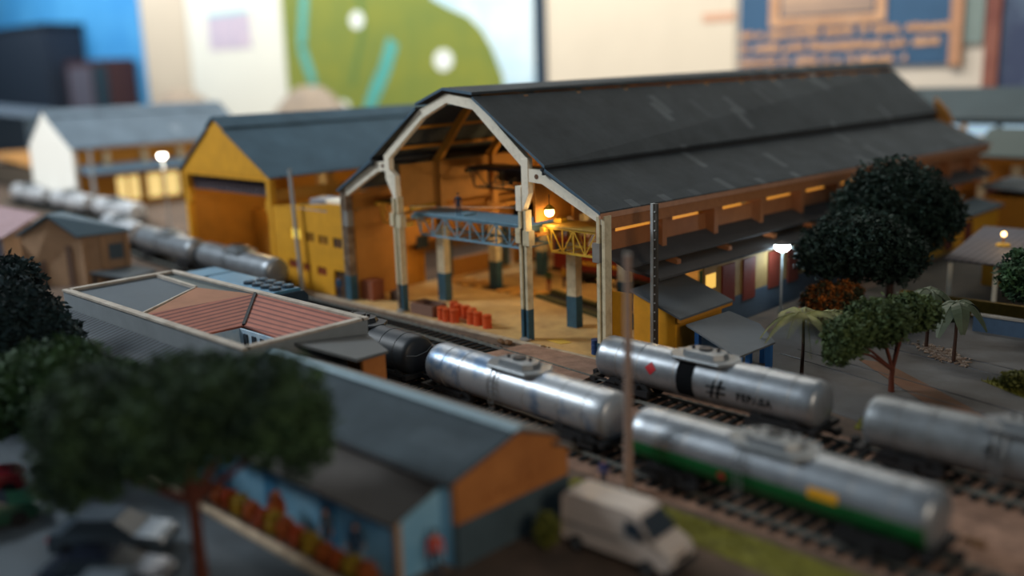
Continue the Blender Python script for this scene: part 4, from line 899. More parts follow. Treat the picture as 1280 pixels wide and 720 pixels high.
# ================================================================== TANK WAGONS
TR, TZ, DZ = 1.07, 1.86, -.22
def _build_z(s, name, body, lower, lower_z, t):
    if lower:
        for f in s.bm.faces:
            if f.calc_center_median().z < lower_z: f.material_index = 1
    return s.build(name, [body, lower] if lower else body, t, smooth=True)
MB.build_z = _build_z
def tank_wagon(label, x, y, rz, Lt=11.9, body=SILV, lower=None, lower_z=None, group=None, dome=True, ladders=(-1, 1), plat=SILD, bands=(.11, .22, .40, .60, .78, .9)):
    t = thing('tank_wagon', label, 'wagon', (0, 0, 0), group); h = Lt / 2
    st = [(-h, .0), (-h, .55), (-h + .02, .86), (-h + .12, 1.02), (-h + .28, TR)]
    ns = 26; xs = [lerp(-h + .28, h - .28, i / ns) for i in range(ns + 1)]
    rings = []
    NA = 40
    prof = [(-h - .10, .02), (-h - .09, .5), (-h - .03, .88), (-h + .08, 1.01)] + [(x, TR) for x in xs] + [(h - .08, 1.01), (h + .03, .88), (h + .09, .5), (h + .10, .02)]
    b = MB(); b.loft([[(px, r * math.cos(2 * math.pi * k / NA), TZ + r * math.sin(2 * math.pi * k / NA)) for k in range(NA)] for px, r in prof])
    if lower:
        for f in b.bm.faces:
            c = f.calc_center_median()
            if c.z < lower_z and abs(c.x) < h - .05: f.material_index = 1
    b.build('tank', [body, lower] if lower else body, t, smooth=True)
    for f in bands:
        px = lerp(-h, h, f); w = .05
        MB().loft([[(px + dx, r * math.cos(2 * math.pi * k / NA), TZ + r * math.sin(2 * math.pi * k / NA)) for k in range(NA)] for dx, r in ((-w, TR), (-w * .6, TR + .022), (w * .6, TR + .022), (w, TR))], caps=False).build_z('seam_band', body, lower, lower_z, t)
    if dome:
        p = thing_part('manway_platform', t)
        oct_ = lambda a, c, z: [(-a, -c * .35, z), (-a * .72, -c, z), (a * .72, -c, z), (a, -c * .35, z), (a, c * .35, z), (a * .72, c, z), (-a * .72, c, z), (-a, c * .35, z)]
        MBp(lambda b: b.loft([oct_(1.72, .92, 3.02 + DZ), oct_(1.75, .95, 3.10 + DZ), oct_(1.70, .9, 3.18 + DZ)]), 'platform', plat, t, p)
        MBp(lambda b: b.loft([oct_(1.15, .62, 3.18 + DZ), oct_(1.05, .55, 3.42 + DZ), oct_(.7, .35, 3.46 + DZ)]), 'dome', plat, t, p)
        MBp(lambda b: b.cyl((0, 0, 3.44 + DZ), (0, 0, 3.55 + DZ), .32, n=14), 'hatch_lid', DKST, t, p)
        MBp(lambda b: b.cyl((.62, .1, 3.42 + DZ), (.62, .1, 3.6 + DZ), .09, n=8), 'valve', DKST, t, p)
        MBp(lambda b: b.cyl((-.62, -.1, 3.42 + DZ), (-.62, -.1, 3.58 + DZ), .08, n=8), 'valve', DKST, t, p)
        for s in ladders:
            def lad(b, s=s):
                for xx in (-.92, -.62):
                    b.tube([(xx, s * .82, 3.06 + DZ), (xx, s * (TR + .12), 2.3 + DZ), (xx, s * (TR + .14), 1.4 + DZ), (xx, s * (TR + .02), .95)], .028, 6)
                for i in range(6): z = .95 + i * .27; b.beam((-.92, s * (TR + .1), z), (-.62, s * (TR + .1), z), .035)
            MBp(lad, 'ladder', plat, t)
    # frame, saddles, bogies
    MBp(lambda b: (b.box(-h - .15, h + .15, -.28, .28, .78, 1.0), b.box(-h - .2, -h + .1, -1.15, 1.15, .78, 1.02), b.box(h - .1, h + .2, -1.15, 1.15, .78, 1.02)), 'underframe', BLK, t)
    for sx in (-1, 1):
        MBp(lambda b: b.box(sx * (h - 1.9) - .7, sx * (h - 1.9) + .7, -.95, .95, .8, .98), 'saddle', BLK, t)
        for sy in (-1, 1): MBp(lambda b: b.beam((sx * (h - .05), sy * 1.1, 1.0), (sx * (h - 1.4), sy * 1.1, .95), .08), 'side_strut', BLK, t)
        bg_ = MBp(lambda b: [(b.box(sx * (h - 1.9) - 1.35, sx * (h - 1.9) + 1.35, sy * .9 - .09, sy * .9 + .09, .5, .78), b.box(sx * (h - 1.9) - .3, sx * (h - 1.9) + .3, sy * 1.0 - .09, sy * 1.0 + .09, .35, .85)) for sy in (-1, 1)] + [b.box(sx * (h - 1.9) - .25, sx * (h - 1.9) + .25, -.85, .85, .55, .82)], 'bogie', BLK, t)
        for wx in (-.85, .85):
            for sy in (-1, 1):
                px = sx * (h - 1.9) + wx
                w = MBp(lambda b: (b.cyl((px, sy * .62, .70), (px, sy * .76, .70), .42, n=18), b.cyl((px, sy * .56, .70), (px, sy * .62, .70), .47, n=18)), 'wheel', BLK, t); w.parent = bg_
        MBp(lambda b: (b.box(sx * (h + .15), sx * (h + .75), -.1, .1, .72, .92) if sx > 0 else b.box(-(h + .75), -(h + .15), -.1, .1, .72, .92), b.box(sx * (h + .68) - .12, sx * (h + .68) + .12, -.2, .2, .68, .98)), 'coupler', BLK, t)
    t.location = (x, y, 0.05 - .02); t.rotation_euler.z = rz
    return t
def thing_part(name, t): return None
def MBp(fn, name, m, t, p=None):
    b = MB(); fn(b); bmesh.ops.recalc_face_normals(b.bm, faces=b.bm.faces[:]); me = bpy.data.meshes.new(name); b.bm.to_mesh(me); b.bm.free(); me.materials.append(m)
    o = bpy.data.objects.new(name, me); col.objects.link(o); o.parent = t; return o
def on_tank(u, v, r=TR + .012, side=-1):
    """u along the wagon, v = arc height above the centre line, on the -Y side"""
    a = v / TR; return (u, side * r * math.cos(a), TZ + r * math.sin(a))
def flat_on_tank(t, name, m, shapes):
    """thin marks lying on the curved side: each shape a polygon of (u, v), cut fine enough to follow the curve"""
    def fn(b):
        for sh in shapes: b.face([b.bm.verts.new((p[0], p[1], 0)) for p in sh])
        bmesh.ops.triangulate(b.bm, faces=b.bm.faces[:])
        for _ in range(3): bmesh.ops.subdivide_edges(b.bm, edges=b.bm.edges[:], cuts=1, use_grid_fill=True)
        bmesh.ops.triangulate(b.bm, faces=b.bm.faces[:])
        for v in b.bm.verts: v.co = on_tank(v.co.x, v.co.y, TR + .02)
    return MBp(fn, name, m, t)
def text_on_tank(t, name, s, size, u, v, m, bold=.012):
    cu = bpy.data.curves.new(name, 'FONT'); cu.body = s; cu.size = size; cu.offset = bold; cu.space_character = 1.12
    o = bpy.data.objects.new(name, cu); col.objects.link(o)
    dg = bpy.context.evaluated_depsgraph_get(); me = bpy.data.meshes.new_from_object(o.evaluated_get(dg)); bpy.data.objects.remove(o)
    for vv in me.vertices: vv.co = on_tank(u + vv.co.x, v + vv.co.y, TR + .014)
    me.materials.clear(); me.materials.append(m)
    o = bpy.data.objects.new(name, me); col.objects.link(o); o.parent = t; return o
fe = tank_wagon('silver tank wagon with black band, red diamond and lettering before the hall corner', 21.55, -4.5, R(-.8), ladders=(1,))
def fband(b):
    n = 24
    for k in range(n):
        a0, a1 = R(-45 + 115 * k / n), R(-45 + 115 * (k + 1) / n); r = TR + .016
        b.poly([(-.95, -r * math.cos(a0), TZ + r * math.sin(a0)), (-.05, -r * math.cos(a0), TZ + r * math.sin(a0)), (-.05, -r * math.cos(a1), TZ + r * math.sin(a1)), (-.95, -r * math.cos(a1), TZ + r * math.sin(a1))])
MBp(fband, 'black_band', MARK, fe)
flat_on_tank(fe, 'red_diamond', RED, [[(-2.75, .24), (-2.42, -.08), (-2.1, .24), (-2.42, .56)]])
lg = []
for dx in (-.16, .16): lg.append([(1.22 + dx - .12 - .05, -.52), (1.22 + dx - .12 + .05, -.52), (1.22 + dx + .12 + .07, .42), (1.22 + dx + .12 - .07, .42)])
for dv in (-.2, .1): lg.append([(.72, dv - .09), (.72, dv - .02), (1.75, dv + .08), (1.75, dv - .02)])
flat_on_tank(fe, 'railway_emblem', MARK, lg)
text_on_tank(fe, 'railway_lettering', 'FEPASA', .5, 2.3, -.3, MARK, .018)
tank_wagon('silver tank wagon with blue-grey stains beside the station roof, behind the foreground mast', 15.65, -10.95, R(-3.0), body=mat('stained_aluminium', '#a3a8ad', .38, .5, c2='#5f7894', scale=.45, thr=(.5, .62)))
gw = tank_wagon('silver tank wagon with a green band along its lower half at bottom right', 29.3, -12.0, R(-1.5), body=SILV, lower=GRN, lower_z=1.84)
flat_on_tank(gw, 'orange_label', mat('orange_label_paint', '#d49a1e', .5), [[(1.9, -.05), (3.0, -.05), (3.0, .3), (1.9, .3)]])
flat_on_tank(gw, 'red_diamond', RED, [[(-1.75, -.35), (-1.55, -.55), (-1.35, -.35), (-1.55, -.15)]])
tw = tank_wagon('dull silver tank wagon cut off by the right edge of the picture', 35.75, -4.95, R(-.3), body=SILD, Lt=11.9)
flat_on_tank(tw, 'dark_emblem', MARK, [[(-1.3, .2), (-.8, .3), (-.82, .42), (-1.32, .32)], [(-1.15, .02), (-1.0, 0), (-.95, .55), (-1.1, .57)], [(-.9, .05), (-.8, .05), (-.75, .5), (-.85, .5)]])
bw = tank_wagon('black tank wagon between the courtyard roof and the silver tank wagon', 2.9, -10.4, R(-1.6), Lt=10.2, body=TBLK, plat=TBLK)
MBp(lambda b: b.tube([(5.14, -.9, 2.05), (5.22, -.3, 1.93), (5.22, .4, 2.03), (5.14, .9, 2.3)], .025, 6), 'end_handrail', SILD, bw)
tank_wagon('silver tank wagon beside the yellow annex, nearer of the pair before the yellow-gabled shed', -23.6, -2.35, R(-3.4), body=SILV)
tank_wagon('silver tank wagon directly behind the one beside the yellow annex', -37.1, -1.45, R(-4.6), body=SILV)
tank_wagon('pale tank wagon with a tan end between the silver pair and the white hall', -50.7, .4, R(-9.5), Lt=10.5, body=WSIL)
tank_wagon('white tank wagon in the glare before the white-gabled hall, nearer its right corner', -66.5, 7.0, R(-1), Lt=10.5, body=WSIL)
tank_wagon('white tank wagon in the glare close under the white gable', -80, 7.2, R(-1), Lt=10.5, body=WSIL)
tank_wagon('white tank wagon at far left beyond the white gable', -94, 7.3, R(0), Lt=10.5, body=WSIL)

# ---------------- blue diesel locomotive behind the courtyard building
t = thing('diesel_locomotive', 'blue diesel locomotive with roof fans passing behind the courtyard building', 'locomotive', (0, 0, 0))
LOC = mat('locomotive_blue', '#4b7f9c', .5, var=.2, scale=1); LOD = mat('locomotive_dark_blue', '#20384a', .5, var=.2)
oc = lambda x, z0, z1, w, r: [(x, -w, z0), (x, w, z0), (x, w, z1 - r), (x, w - r, z1), (x, -w + r, z1), (x, -w, z1 - r)]
MBp(lambda b: b.loft([oc(-4.6, 1.0, 3.45, 1.35, .3), oc(4.2, 1.0, 3.45, 1.35, .3)]), 'hood', LOD, t)
MBp(lambda b: b.loft([oc(-4.0, 3.45, 3.62, 1.0, .1), oc(4.0, 3.45, 3.62, 1.0, .1)]), 'roof_panel', LOC, t)
for i in range(4):
    for s in (-.45, .45):
        x = .4 + i * 1.0
        f = MBp(lambda b: b.cyl((x, s, 3.62), (x, s, 3.8), .4, .36, n=16), 'roof_fan', LOD, t)
        w = MBp(lambda b: [b.beam((x - .3 * math.cos(a), s - .3 * math.sin(a), 3.81), (x + .3 * math.cos(a), s + .3 * math.sin(a), 3.81), .05, .02) for a in (0, 1.05, 2.1)], 'fan_blade', LOC, t); w.parent = f
MBp(lambda b: b.loft([oc(-7.0, 1.0, 3.55, 1.4, .3), oc(-4.6, 1.0, 3.55, 1.4, .3)]), 'cab', LOC, t)
MBp(lambda b: (b.box(-6.6, -5.9, -1.44, -1.38, 2.4, 3.1), b.box(-5.6, -4.9, -1.44, -1.38, 2.4, 3.1)), 'cab_window', GLASS, t)
MBp(lambda b: b.box(-7.3, 4.8, -1.35, 1.35, .78, 1.0), 'frame', BLK, t)
MBp(lambda b: b.box(-1.5, 1.5, -1.1, 1.1, .4, .78), 'fuel_tank', BLK, t)
for cx in (-4.6, 2.6):
    bg_ = MBp(lambda b: b.box(cx - 1.7, cx + 1.7, -1.0, 1.0, .45, .78), 'bogie', BLK, t)
    for wx in (-1.1, 0, 1.1):
        w = MBp(lambda b: b.cyl((cx + wx, -.78, .7), (cx + wx, .78, .7), .42, n=16), 'wheelset', BLK, t); w.parent = bg_
t.location = (-8.6, -10.15, .02); t.rotation_euler.z = R(-1)

# ================================================================== MASTS AND LAMPS
def mast(label, x, y, h, r0, r1, m, cat='mast', lean=(0, 0), arm=None):
    t = thing('utility_mast', label, cat, (x, y, 0))
    MB().tube([(x, y, 0), (x + lean[0], y + lean[1], h)], [r0, r1], 12).build('shaft', m, t, smooth=True)
    MB().cyl((x, y, 0), (x, y, .18), r0 * 1.5, n=12).build('collar', GREY, t)
    MB().cyl((x + lean[0], y + lean[1], h), (x + lean[0], y + lean[1], h + .08), r1 * 1.15, n=12).build('cap', GREY, t)
    return t
t = thing('utility_mast', 'slim grey steel mast with bolt holes at the right corner of the train shed', 'mast', (14.05, 2.1, 0))
mb = MB(); mb.box(13.85, 14.02, 1.7, 1.95, 0, 8.85); o = mb.build('pale_flange', CONC, t)
MB().box(14.02, 14.25, 1.75, 1.93, 0, 8.85).build('dark_web', mat('mast_dark_side', '#4b463f', .7, var=.3), t)
for i in range(16): MB().cyl((14.13, 1.70, .6 + i * .52), (14.13, 1.76, .6 + i * .52), .05, n=8).build('bolt', CONC, t)
MB().box(13.75, 14.35, 1.6, 2.05, 0, .2).build('base_plate', GREY, t)
mast('tall thin grey mast in front of the yellow annex', -17.8, -.5, 9.4, .17, .13, CONC, lean=(-.5, 0))
mast('blurred pinkish mast in the foreground beside the white van', 23.9, -13.55, 9.45, .2, .13, mat('mast_pinkish', '#9c7f70', .7, c2='#7d6f66', scale=1))
mast('thin grey mast before the far side of the white-gabled hall', -77.5, 9.0, 8.2, .22, .18, CONC)
def street_lamp(label, x, y, h, color, energy, bulbm, post_m, r=.3, arm=0.0):
    t = thing('street_lamp', label, 'lamp', (x, y, 0))
    MB().tube([(x, y, 0), (x, y, h)], [.09, .06], 8).build('post', post_m, t)
    MB().cyl((x, y, 0), (x, y, .15), .16, n=10).build('base', GREY, t)
    if arm: MB().beam((x, y, h), (x + arm, y - arm * .3, h + .05), .07).build('arm', post_m, t)
    hx, hy = (x + arm, y - arm * .3)
    MB().loft([[(hx + q * math.cos(k * math.pi / 6), hy + q * math.sin(k * math.pi / 6), z) for k in range(12)] for q, z in ((.08, h + .3), (r * 1.1, h + .12), (r * 1.15, h + .06))]).build('shade', DKST, t)
    MB().ball((hx, hy, h - .08), (r, r, r * .7)).build('bulb', bulbm, t, smooth=True)
    l = bpy.data.lights.new('lamp_light', 'POINT'); l.energy = energy; l.color = color; l.shadow_soft_size = r
    o = bpy.data.objects.new('lamp_light', l); col.objects.link(o); o.parent = t; o.location = (hx - x, hy - y, h - .45 - r)
    return t
street_lamp('bright blue-white street lamp before the shuttered side wall of the train shed', 14.75, 15.0, 4.6, (.62, .85, 1.0), 120, GLW_COOL, CONC, .5, 0.0)
street_lamp('glowing lamp globe between the white-gabled and yellow-gabled halls', -54.5, 7.2, 8.6, (1.0, .86, .66), 700, GLW_WHITE, CONC, .42)
street_lamp('small orange lamp at far left beside the white gable', -101.5, 16, 7.6, (1, .5, .2), 250, GLW_WARM, CONC, .5)
t = thing('roof_lamp', 'small warm lamp on the corrugated shelter roof at right', 'lamp', (23.4, 30.6, 3.2))
MB().cyl((23.4, 30.6, 3.0), (23.4, 30.6, 3.75), .06, n=8).build('stem', OCH, t)
MB().loft([[(23.4 + q * math.cos(k * math.pi / 6), 30.6 + q * math.sin(k * math.pi / 6), z) for k in range(12)] for q, z in ((.5, 3.1), (.42, 3.24), (.12, 3.3))]).build('base', YCR, t)
MB().ball((23.4, 30.6, 3.92), .18).build('bulb', glow('small_warm_bulb', (1, .66, .28), 6), t, smooth=True)
l = bpy.data.lights.new('lamp_light', 'POINT'); l.energy = 60; l.color = (1, .6, .25); l.shadow_soft_size = .2
o = bpy.data.objects.new('lamp_light', l); col.objects.link(o); o.parent = t; o.location = (0, 0, 1.2)

# ================================================================== TREES
def tree(name, label, cat, base, th, lobes, leafm, barkm, seed, n, leaf=.3, trunk_r=.18, branches=4, fork=.45, group=None, lean=(0, 0)):
    rnd = random.Random(seed); t = thing(name, label, cat, base, group); B0 = Vector(base)
    top = B0 + Vector((lean[0], lean[1], th)); fk = B0.lerp(top, fork)
    MB().tube([B0, B0.lerp(fk, .5) + Vector((rnd.uniform(-.08, .08), rnd.uniform(-.08, .08), 0)), fk], [trunk_r * 1.25, trunk_r, trunk_r * .9], 9).build('trunk', barkm, t, smooth=True)
    for i in range(branches):
        lb = lobes[i % len(lobes)]; c = B0 + Vector(lb[0]); e = c + Vector((rnd.uniform(-.5, .5) * lb[1][0], rnd.uniform(-.5, .5) * lb[1][1], rnd.uniform(-.2, .3) * lb[1][2]))
        MB().tube([fk - Vector((0, 0, .1)), fk.lerp(e, .5) + Vector((rnd.uniform(-.15, .15), rnd.uniform(-.15, .15), rnd.uniform(-.1, .2))), e], [trunk_r * .75, trunk_r * .45, trunk_r * .18], 7).build('branch', barkm, t, smooth=True)
    b = MB()
    tot = sum(l[1][0] * l[1][1] for l in lobes)
    for c, r in lobes:
        c = B0 + Vector(c); k = int(n * r[0] * r[1] / tot)
        # lumpy dense core
        core = [(i, j) for i in range(1, 9) for j in range(14)]
        vr = {}
        for i, j in core:
            a = math.pi * i / 9; ph = 2 * math.pi * j / 14; q = .80 * rnd.uniform(.82, 1.05)
            vr[i, j] = b.bm.verts.new(c + Vector((r[0] * q * math.sin(a) * math.cos(ph), r[1] * q * math.sin(a) * math.sin(ph), r[2] * q * math.cos(a))))
        for i in range(1, 8):
            for j in range(14): b.face([vr[i, j], vr[i + 1, j], vr[i + 1, (j + 1) % 14], vr[i, (j + 1) % 14]])
        b.face([vr[1, j] for j in range(14)]); b.face([vr[8, j] for j in range(13, -1, -1)])
        for _ in range(k):
            d = Vector((rnd.gauss(0, 1), rnd.gauss(0, 1), rnd.gauss(0, 1))).normalized(); q = rnd.uniform(.74, 1.06)
            p = c + Vector((d.x * r[0] * q, d.y * r[1] * q, d.z * r[2] * q))
            for _2 in range(4):
                o = p + Vector((rnd.gauss(0, .5), rnd.gauss(0, .5), rnd.gauss(0, .4))) * leaf
                u = Vector((rnd.gauss(0, 1), rnd.gauss(0, 1), rnd.gauss(0, .7))).normalized(); v = u.cross(Vector((rnd.gauss(0, 1), rnd.gauss(0, 1), rnd.gauss(0, 1)))).normalized()
                s = leaf * rnd.uniform(.5, 1.0)
                b.poly([o - u * s, o + v * s * .45, o + u * s, o - v * s * .45])
    b.build('foliage', leafm, t)
    return t
tree('round_tree', 'larger dark round tree whose crown overlaps the train shed eaves', 'tree', (18.4, 23.6, 0), 7, [((0, 0, 6.7), (3.3, 3.3, 2.9)), ((1.3, 1.3, 5.7), (2.8, 2.8, 2.3)), ((-1.4, -1.2, 6.2), (2.4, 2.4, 2.1))], LEAFD, BARK, 11, 3200, .3, .24)
tree('round_tree', 'slightly smaller dark round tree in front of the larger one, beside the blue-white lamp', 'tree', (18.8, 17.0, 0), 5.5, [((.3, -.4, 4.95), (2.8, 2.8, 2.1)), ((1.9, 1.1, 4.1), (2.1, 2.1, 1.8)), ((-1.2, -1.8, 4.4), (1.8, 1.8, 1.6))], LEAFD, BARK, 12, 2600, .27, .2)
tree('small_tree', 'small bushy tree with twin reddish stems standing in the yard road', 'tree', (26.8, 4.2, 0), 4.2, [((-.9, -.2, 3.5), (1.6, 1.6, 1.15)), ((-.2, 2.4, 3.6), (1.4, 1.4, .9)), ((-1.4, -2.2, 3.1), (1.15, 1.15, .95)), ((-1.5, -3.0, 2.5), (.7, .7, .6))], LEAFO, BARKR, 13, 2300, .2, .13, 6, .3)
tree('edge_tree', 'bushy green tree cut off by the right edge', 'tree', (28.9, 18.8, 0), 4.4, [((0, 0, 3.6), (1.9, 1.9, 1.6)), ((1.2, -.6, 2.8), (1.5, 1.5, 1.2))], LEAFM, BARK, 14, 1500, .26, .15)
tree('orange_bush', 'orange-flowering bush under the smaller round tree', 'bush', (18.2, 14.0, 0), 2.2, [((0, 0, 1.5), (1.25, 1.25, 1.2)), ((1.1, 1.0, 1.9), (.9, .9, .9))], mat('orange_bush_leaf', '#b5641c', .8, c2='#2e301a', scale=1.8, thr=(.40, .52)), BARK, 15, 1500, .2, .1)
tree('foreground_tree', 'large blurred spreading tree in the left foreground above the parked cars', 'tree', (17.3, -28.2, 0), 6.5, [((-1.5, .3, 5.3), (2.6, 2.6, 2.0)), ((1.1, 2.5, 5.6), (1.9, 1.9, 1.9)), ((-3.4, -1.4, 4.9), (2.2, 2.2, 2.2)), ((-4.4, -2.2, 3.7), (1.3, 1.3, 1.6)), ((1.9, 3.0, 4.7), (1.1, 1.1, 1.4)), ((-.4, 1.0, 6.5), (1.9, 1.9, .9))], mat('fg_foliage', '#3a5430', .85, c2='#1b2f24', scale=.45, thr=(.35, .62)), BARKR, 16, 3600, .24, .2, 6, .45)
tree('dark_tree', 'dense dark tree at the left edge in front of the beige house', 'tree', (-4.5, -26.1, 0), 7, [((-.4, 0, 4.7), (2.7, 2.5, 2.3)), ((-2.0, -1.4, 4.6), (2.2, 2.2, 2.4)), ((-2.0, 1.0, 6.6), (1.4, 1.4, 1.2)), ((1.6, 1.2, 3.9), (1.8, 1.5, 1.5))], mat('bluish_dark_foliage', '#1c3538', .85, c2='#0e1f24', scale=.8, thr=(.3, .65)), BARK, 17, 3000, .3, .28)
tree('green_tree', 'mid-green tree at left between the dark tree and the foreground tree', 'tree', (4.4, -27.4, 0), 5, [((0, 0, 4.0), (2.3, 2.3, 1.8)), ((-2.0, -1.6, 3.4), (1.9, 1.9, 1.6)), ((1.6, 1.6, 3.6), (1.6, 1.6, 1.3))], LEAFM, BARK, 18, 2300, .27, .2)
tree('low_shrub', 'small yellow-green shrub in front of the station gable', 'shrub', (24.6, -19.1, 0), .9, [((0, 0, .75), (.38, .38, .6))], mat('yellow_green_leaf', '#6a6a20', .8, c2='#33401c', scale=3), BARK, 19, 300, .13, .05, 3)
tree('low_shrub', 'small grassy shrub at the right edge of the yard road', 'shrub', (31.6, 8.4, .03), .6, [((0, 0, .45), (1.0, .7, .45))], mat('dry_shrub_leaf', '#66682c', .8, c2='#3f4522', scale=2), BARK, 20, 500, .16, .05, 3)

def palm(name, label, base, h, fl, nf, m, droop, width, seed, barkm=BARK, feather=True):
    rnd = random.Random(seed); t = thing(name, label, 'palm', base); B0 = Vector(base); T = B0 + Vector((0, 0, h))
    MB().tube([B0, B0 + Vector((.03, 0, h * .5)), T], [.11, .085, .07], 9).build('trunk', barkm, t, smooth=True)
    for i in range(nf):
        a = 2 * math.pi * i / nf + rnd.uniform(-.25, .25); e = rnd.uniform(.35, .75)
        d = Vector((math.cos(a), math.sin(a), 0)); sd = Vector((-math.sin(a), math.cos(a), 0)); pts = []
        for k in range(9):
            s = k / 8; pts.append(T + d * fl * (s * .92) + Vector((0, 0, fl * (e * s - droop * s * s))))
        b = MB(); b.tube(pts, [.035 * (1 - .8 * k / 8) for k in range(9)], 5)
        if feather:
            for k in range(1, 33):
                s = k / 33; f = s * 8; j = min(7, int(f)); p = pts[j].lerp(pts[j + 1], f - j); w = width * math.sin(math.pi * min(1, .12 + s * .86)) ** .7
                for q in (-1, 1):
                    tip = p + sd * q * w + d * w * .45 - Vector((0, 0, w * .45)); ww = fl * .02
                    b.poly([p - d * ww, p + d * ww, tip + d * ww * .4, tip - d * ww * .3])
        else:
            for q in (-1, 1):
                pr = None
                for k in range(9):
                    s = k / 8; w = width * math.sin(math.pi * min(.97, .08 + s * .9)) ** .6; p = pts[k]; o = p + sd * q * w + Vector((0, 0, -w * .35))
                    if pr: b.poly([pr[0], p, o, pr[1]])
                    pr = (p, o)
        b.build('frond', m, t)
    return t
palm('palm_tree', 'palm with drooping feathery fronds just behind the lettered tank wagon', (22.1, 3.9, 0), 3.3, 2.5, 9, PALM, 1.05, .5, 31)
palm('palm_tree', 'second palm trunk close behind the first, half hidden by its fronds', (21.9, 7.6, 0), 2.6, 1.5, 7, PALM, 1.0, .32, 32)
palm('banana_palm', 'broad-leaved palm on the rubble, the farther of the two', (25.2, 12.7, 0), 3.4, 1.7, 7, BAN, 1.25, .42, 33, feather=False)
palm('banana_palm', 'broad-leaved palm on the rubble, the nearer of the two at right', (27.3, 11.1, 0), 3.3, 1.75, 7, BAN, 1.35, .45, 34, feather=False)
# rubble: too many chips to count
rnd = random.Random(4); b = MB(); b.keep = False
for _ in range(420):
    x = rnd.gauss(26.3, .85); y = 12.0 - (x - 26.3) * .55 + rnd.gauss(0, .45); s = rnd.uniform(.05, .16)
    q = Vector((x, y, .04)); b.prism([q + Vector((rnd.uniform(-s, s), -s, rnd.uniform(-.02, .03))), q + Vector((s, rnd.uniform(-s, s), .02)), q + Vector((rnd.uniform(-s, s), s, 0))], (0, 0, rnd.uniform(.03, .09)))
o = b.build('rubble', mat('pale_rubble', '#9a8d80', .9, c2='#5e4a40', scale=6)); tag(o, 'scatter of pale rubble chips at the foot of the broad-leaved palms', 'rubble', kind='stuff')
rnd = random.Random(8)
for i, (x, y, s, lab) in enumerate(((5.4, -1.6, .55, 'heap of brown scrap on the pale ledge before the hall front'), (35.4, -9.4, .4, 'dark lump of scrap on the track bed at the right edge'), (7.9, -.75, .25, 'small stone on the curb near the right middle column'))):
    b = MB()
    for _ in range(14): q = Vector((x + rnd.gauss(0, s * .5), y + rnd.gauss(0, s * .3), .05)); r = s * rnd.uniform(.2, .45); b.ball(q + Vector((0, 0, r * .5)), (r, r * .8, r * .6), 6, 4)
    o = b.build('scrap_heap' if i < 2 else 'stone', mat('scrap_brown', '#5a3c28', .9, c2='#8a6a48', scale=5)); tag(o, lab, 'scrap' if i < 2 else 'stone')

# ---------------- flower bed with individual orange bushes along the blue wall
tt = None
rnd = random.Random(21)
pos = ['at the far left end', 'second from the far left', 'third from the far left', 'fourth from the far left', 'fifth from the far left', 'sixth from the far left', 'left of the middle', 'in the middle', 'right of the middle', 'fourth from the near right end', 'third from the near right end', 'second from the near right end', 'at the near right end']
for i in range(13):
    x = 12.6 + i * .78; m = FLOR if i % 3 == 1 else FLOW if i % 3 == 0 else mat('yellow_blossom', '#b08a1e', .8, c2='#5c5a1e', scale=3)
    hh = .55 + .25 * rnd.random()
    tree('flower_bush', 'flowering bush in the bed along the blue wall, ' + pos[i], 'bush', (x, -24.85, 0.0), hh, [((0, 0, hh * .75), (.36, .27, hh * .6))], m, BARK, 40 + i, 170, .1, .04, 3, group='flowering bushes along the blue wall')
tree('red_flower_bush', 'single taller red-orange flowering bush in the flower bed before the blue wall', 'bush', (16.2, -24.55, 0), 1.3, [((0, 0, .95), (.3, .22, .62))], FLOR, BARK, 60, 200, .11, .05, 3)
person('person', 'person with orange shirt at the end of the light blue wall by the station gable', (23.1, -22.9, 0.02), .8, ORCL, NAVY, 1.7)
person('person', 'person in grey standing before the light blue wall behind the flower bed, farther left', (18.9, -24.25, 0), .3, GCL, NAVY, 1.7)
person('person', 'person in dark clothes leaning forward before the light blue wall, nearer the gable', (20.6, -24.25, 0), .2, NAVY, NAVY, 1.68, pose='walk')
person('person', 'tiny person in blue standing by the foot of the foreground mast', (23.1, -14.1, 0.05), .4, mat('violet_cloth', '#34407a', .8), NAVY, 1.3)

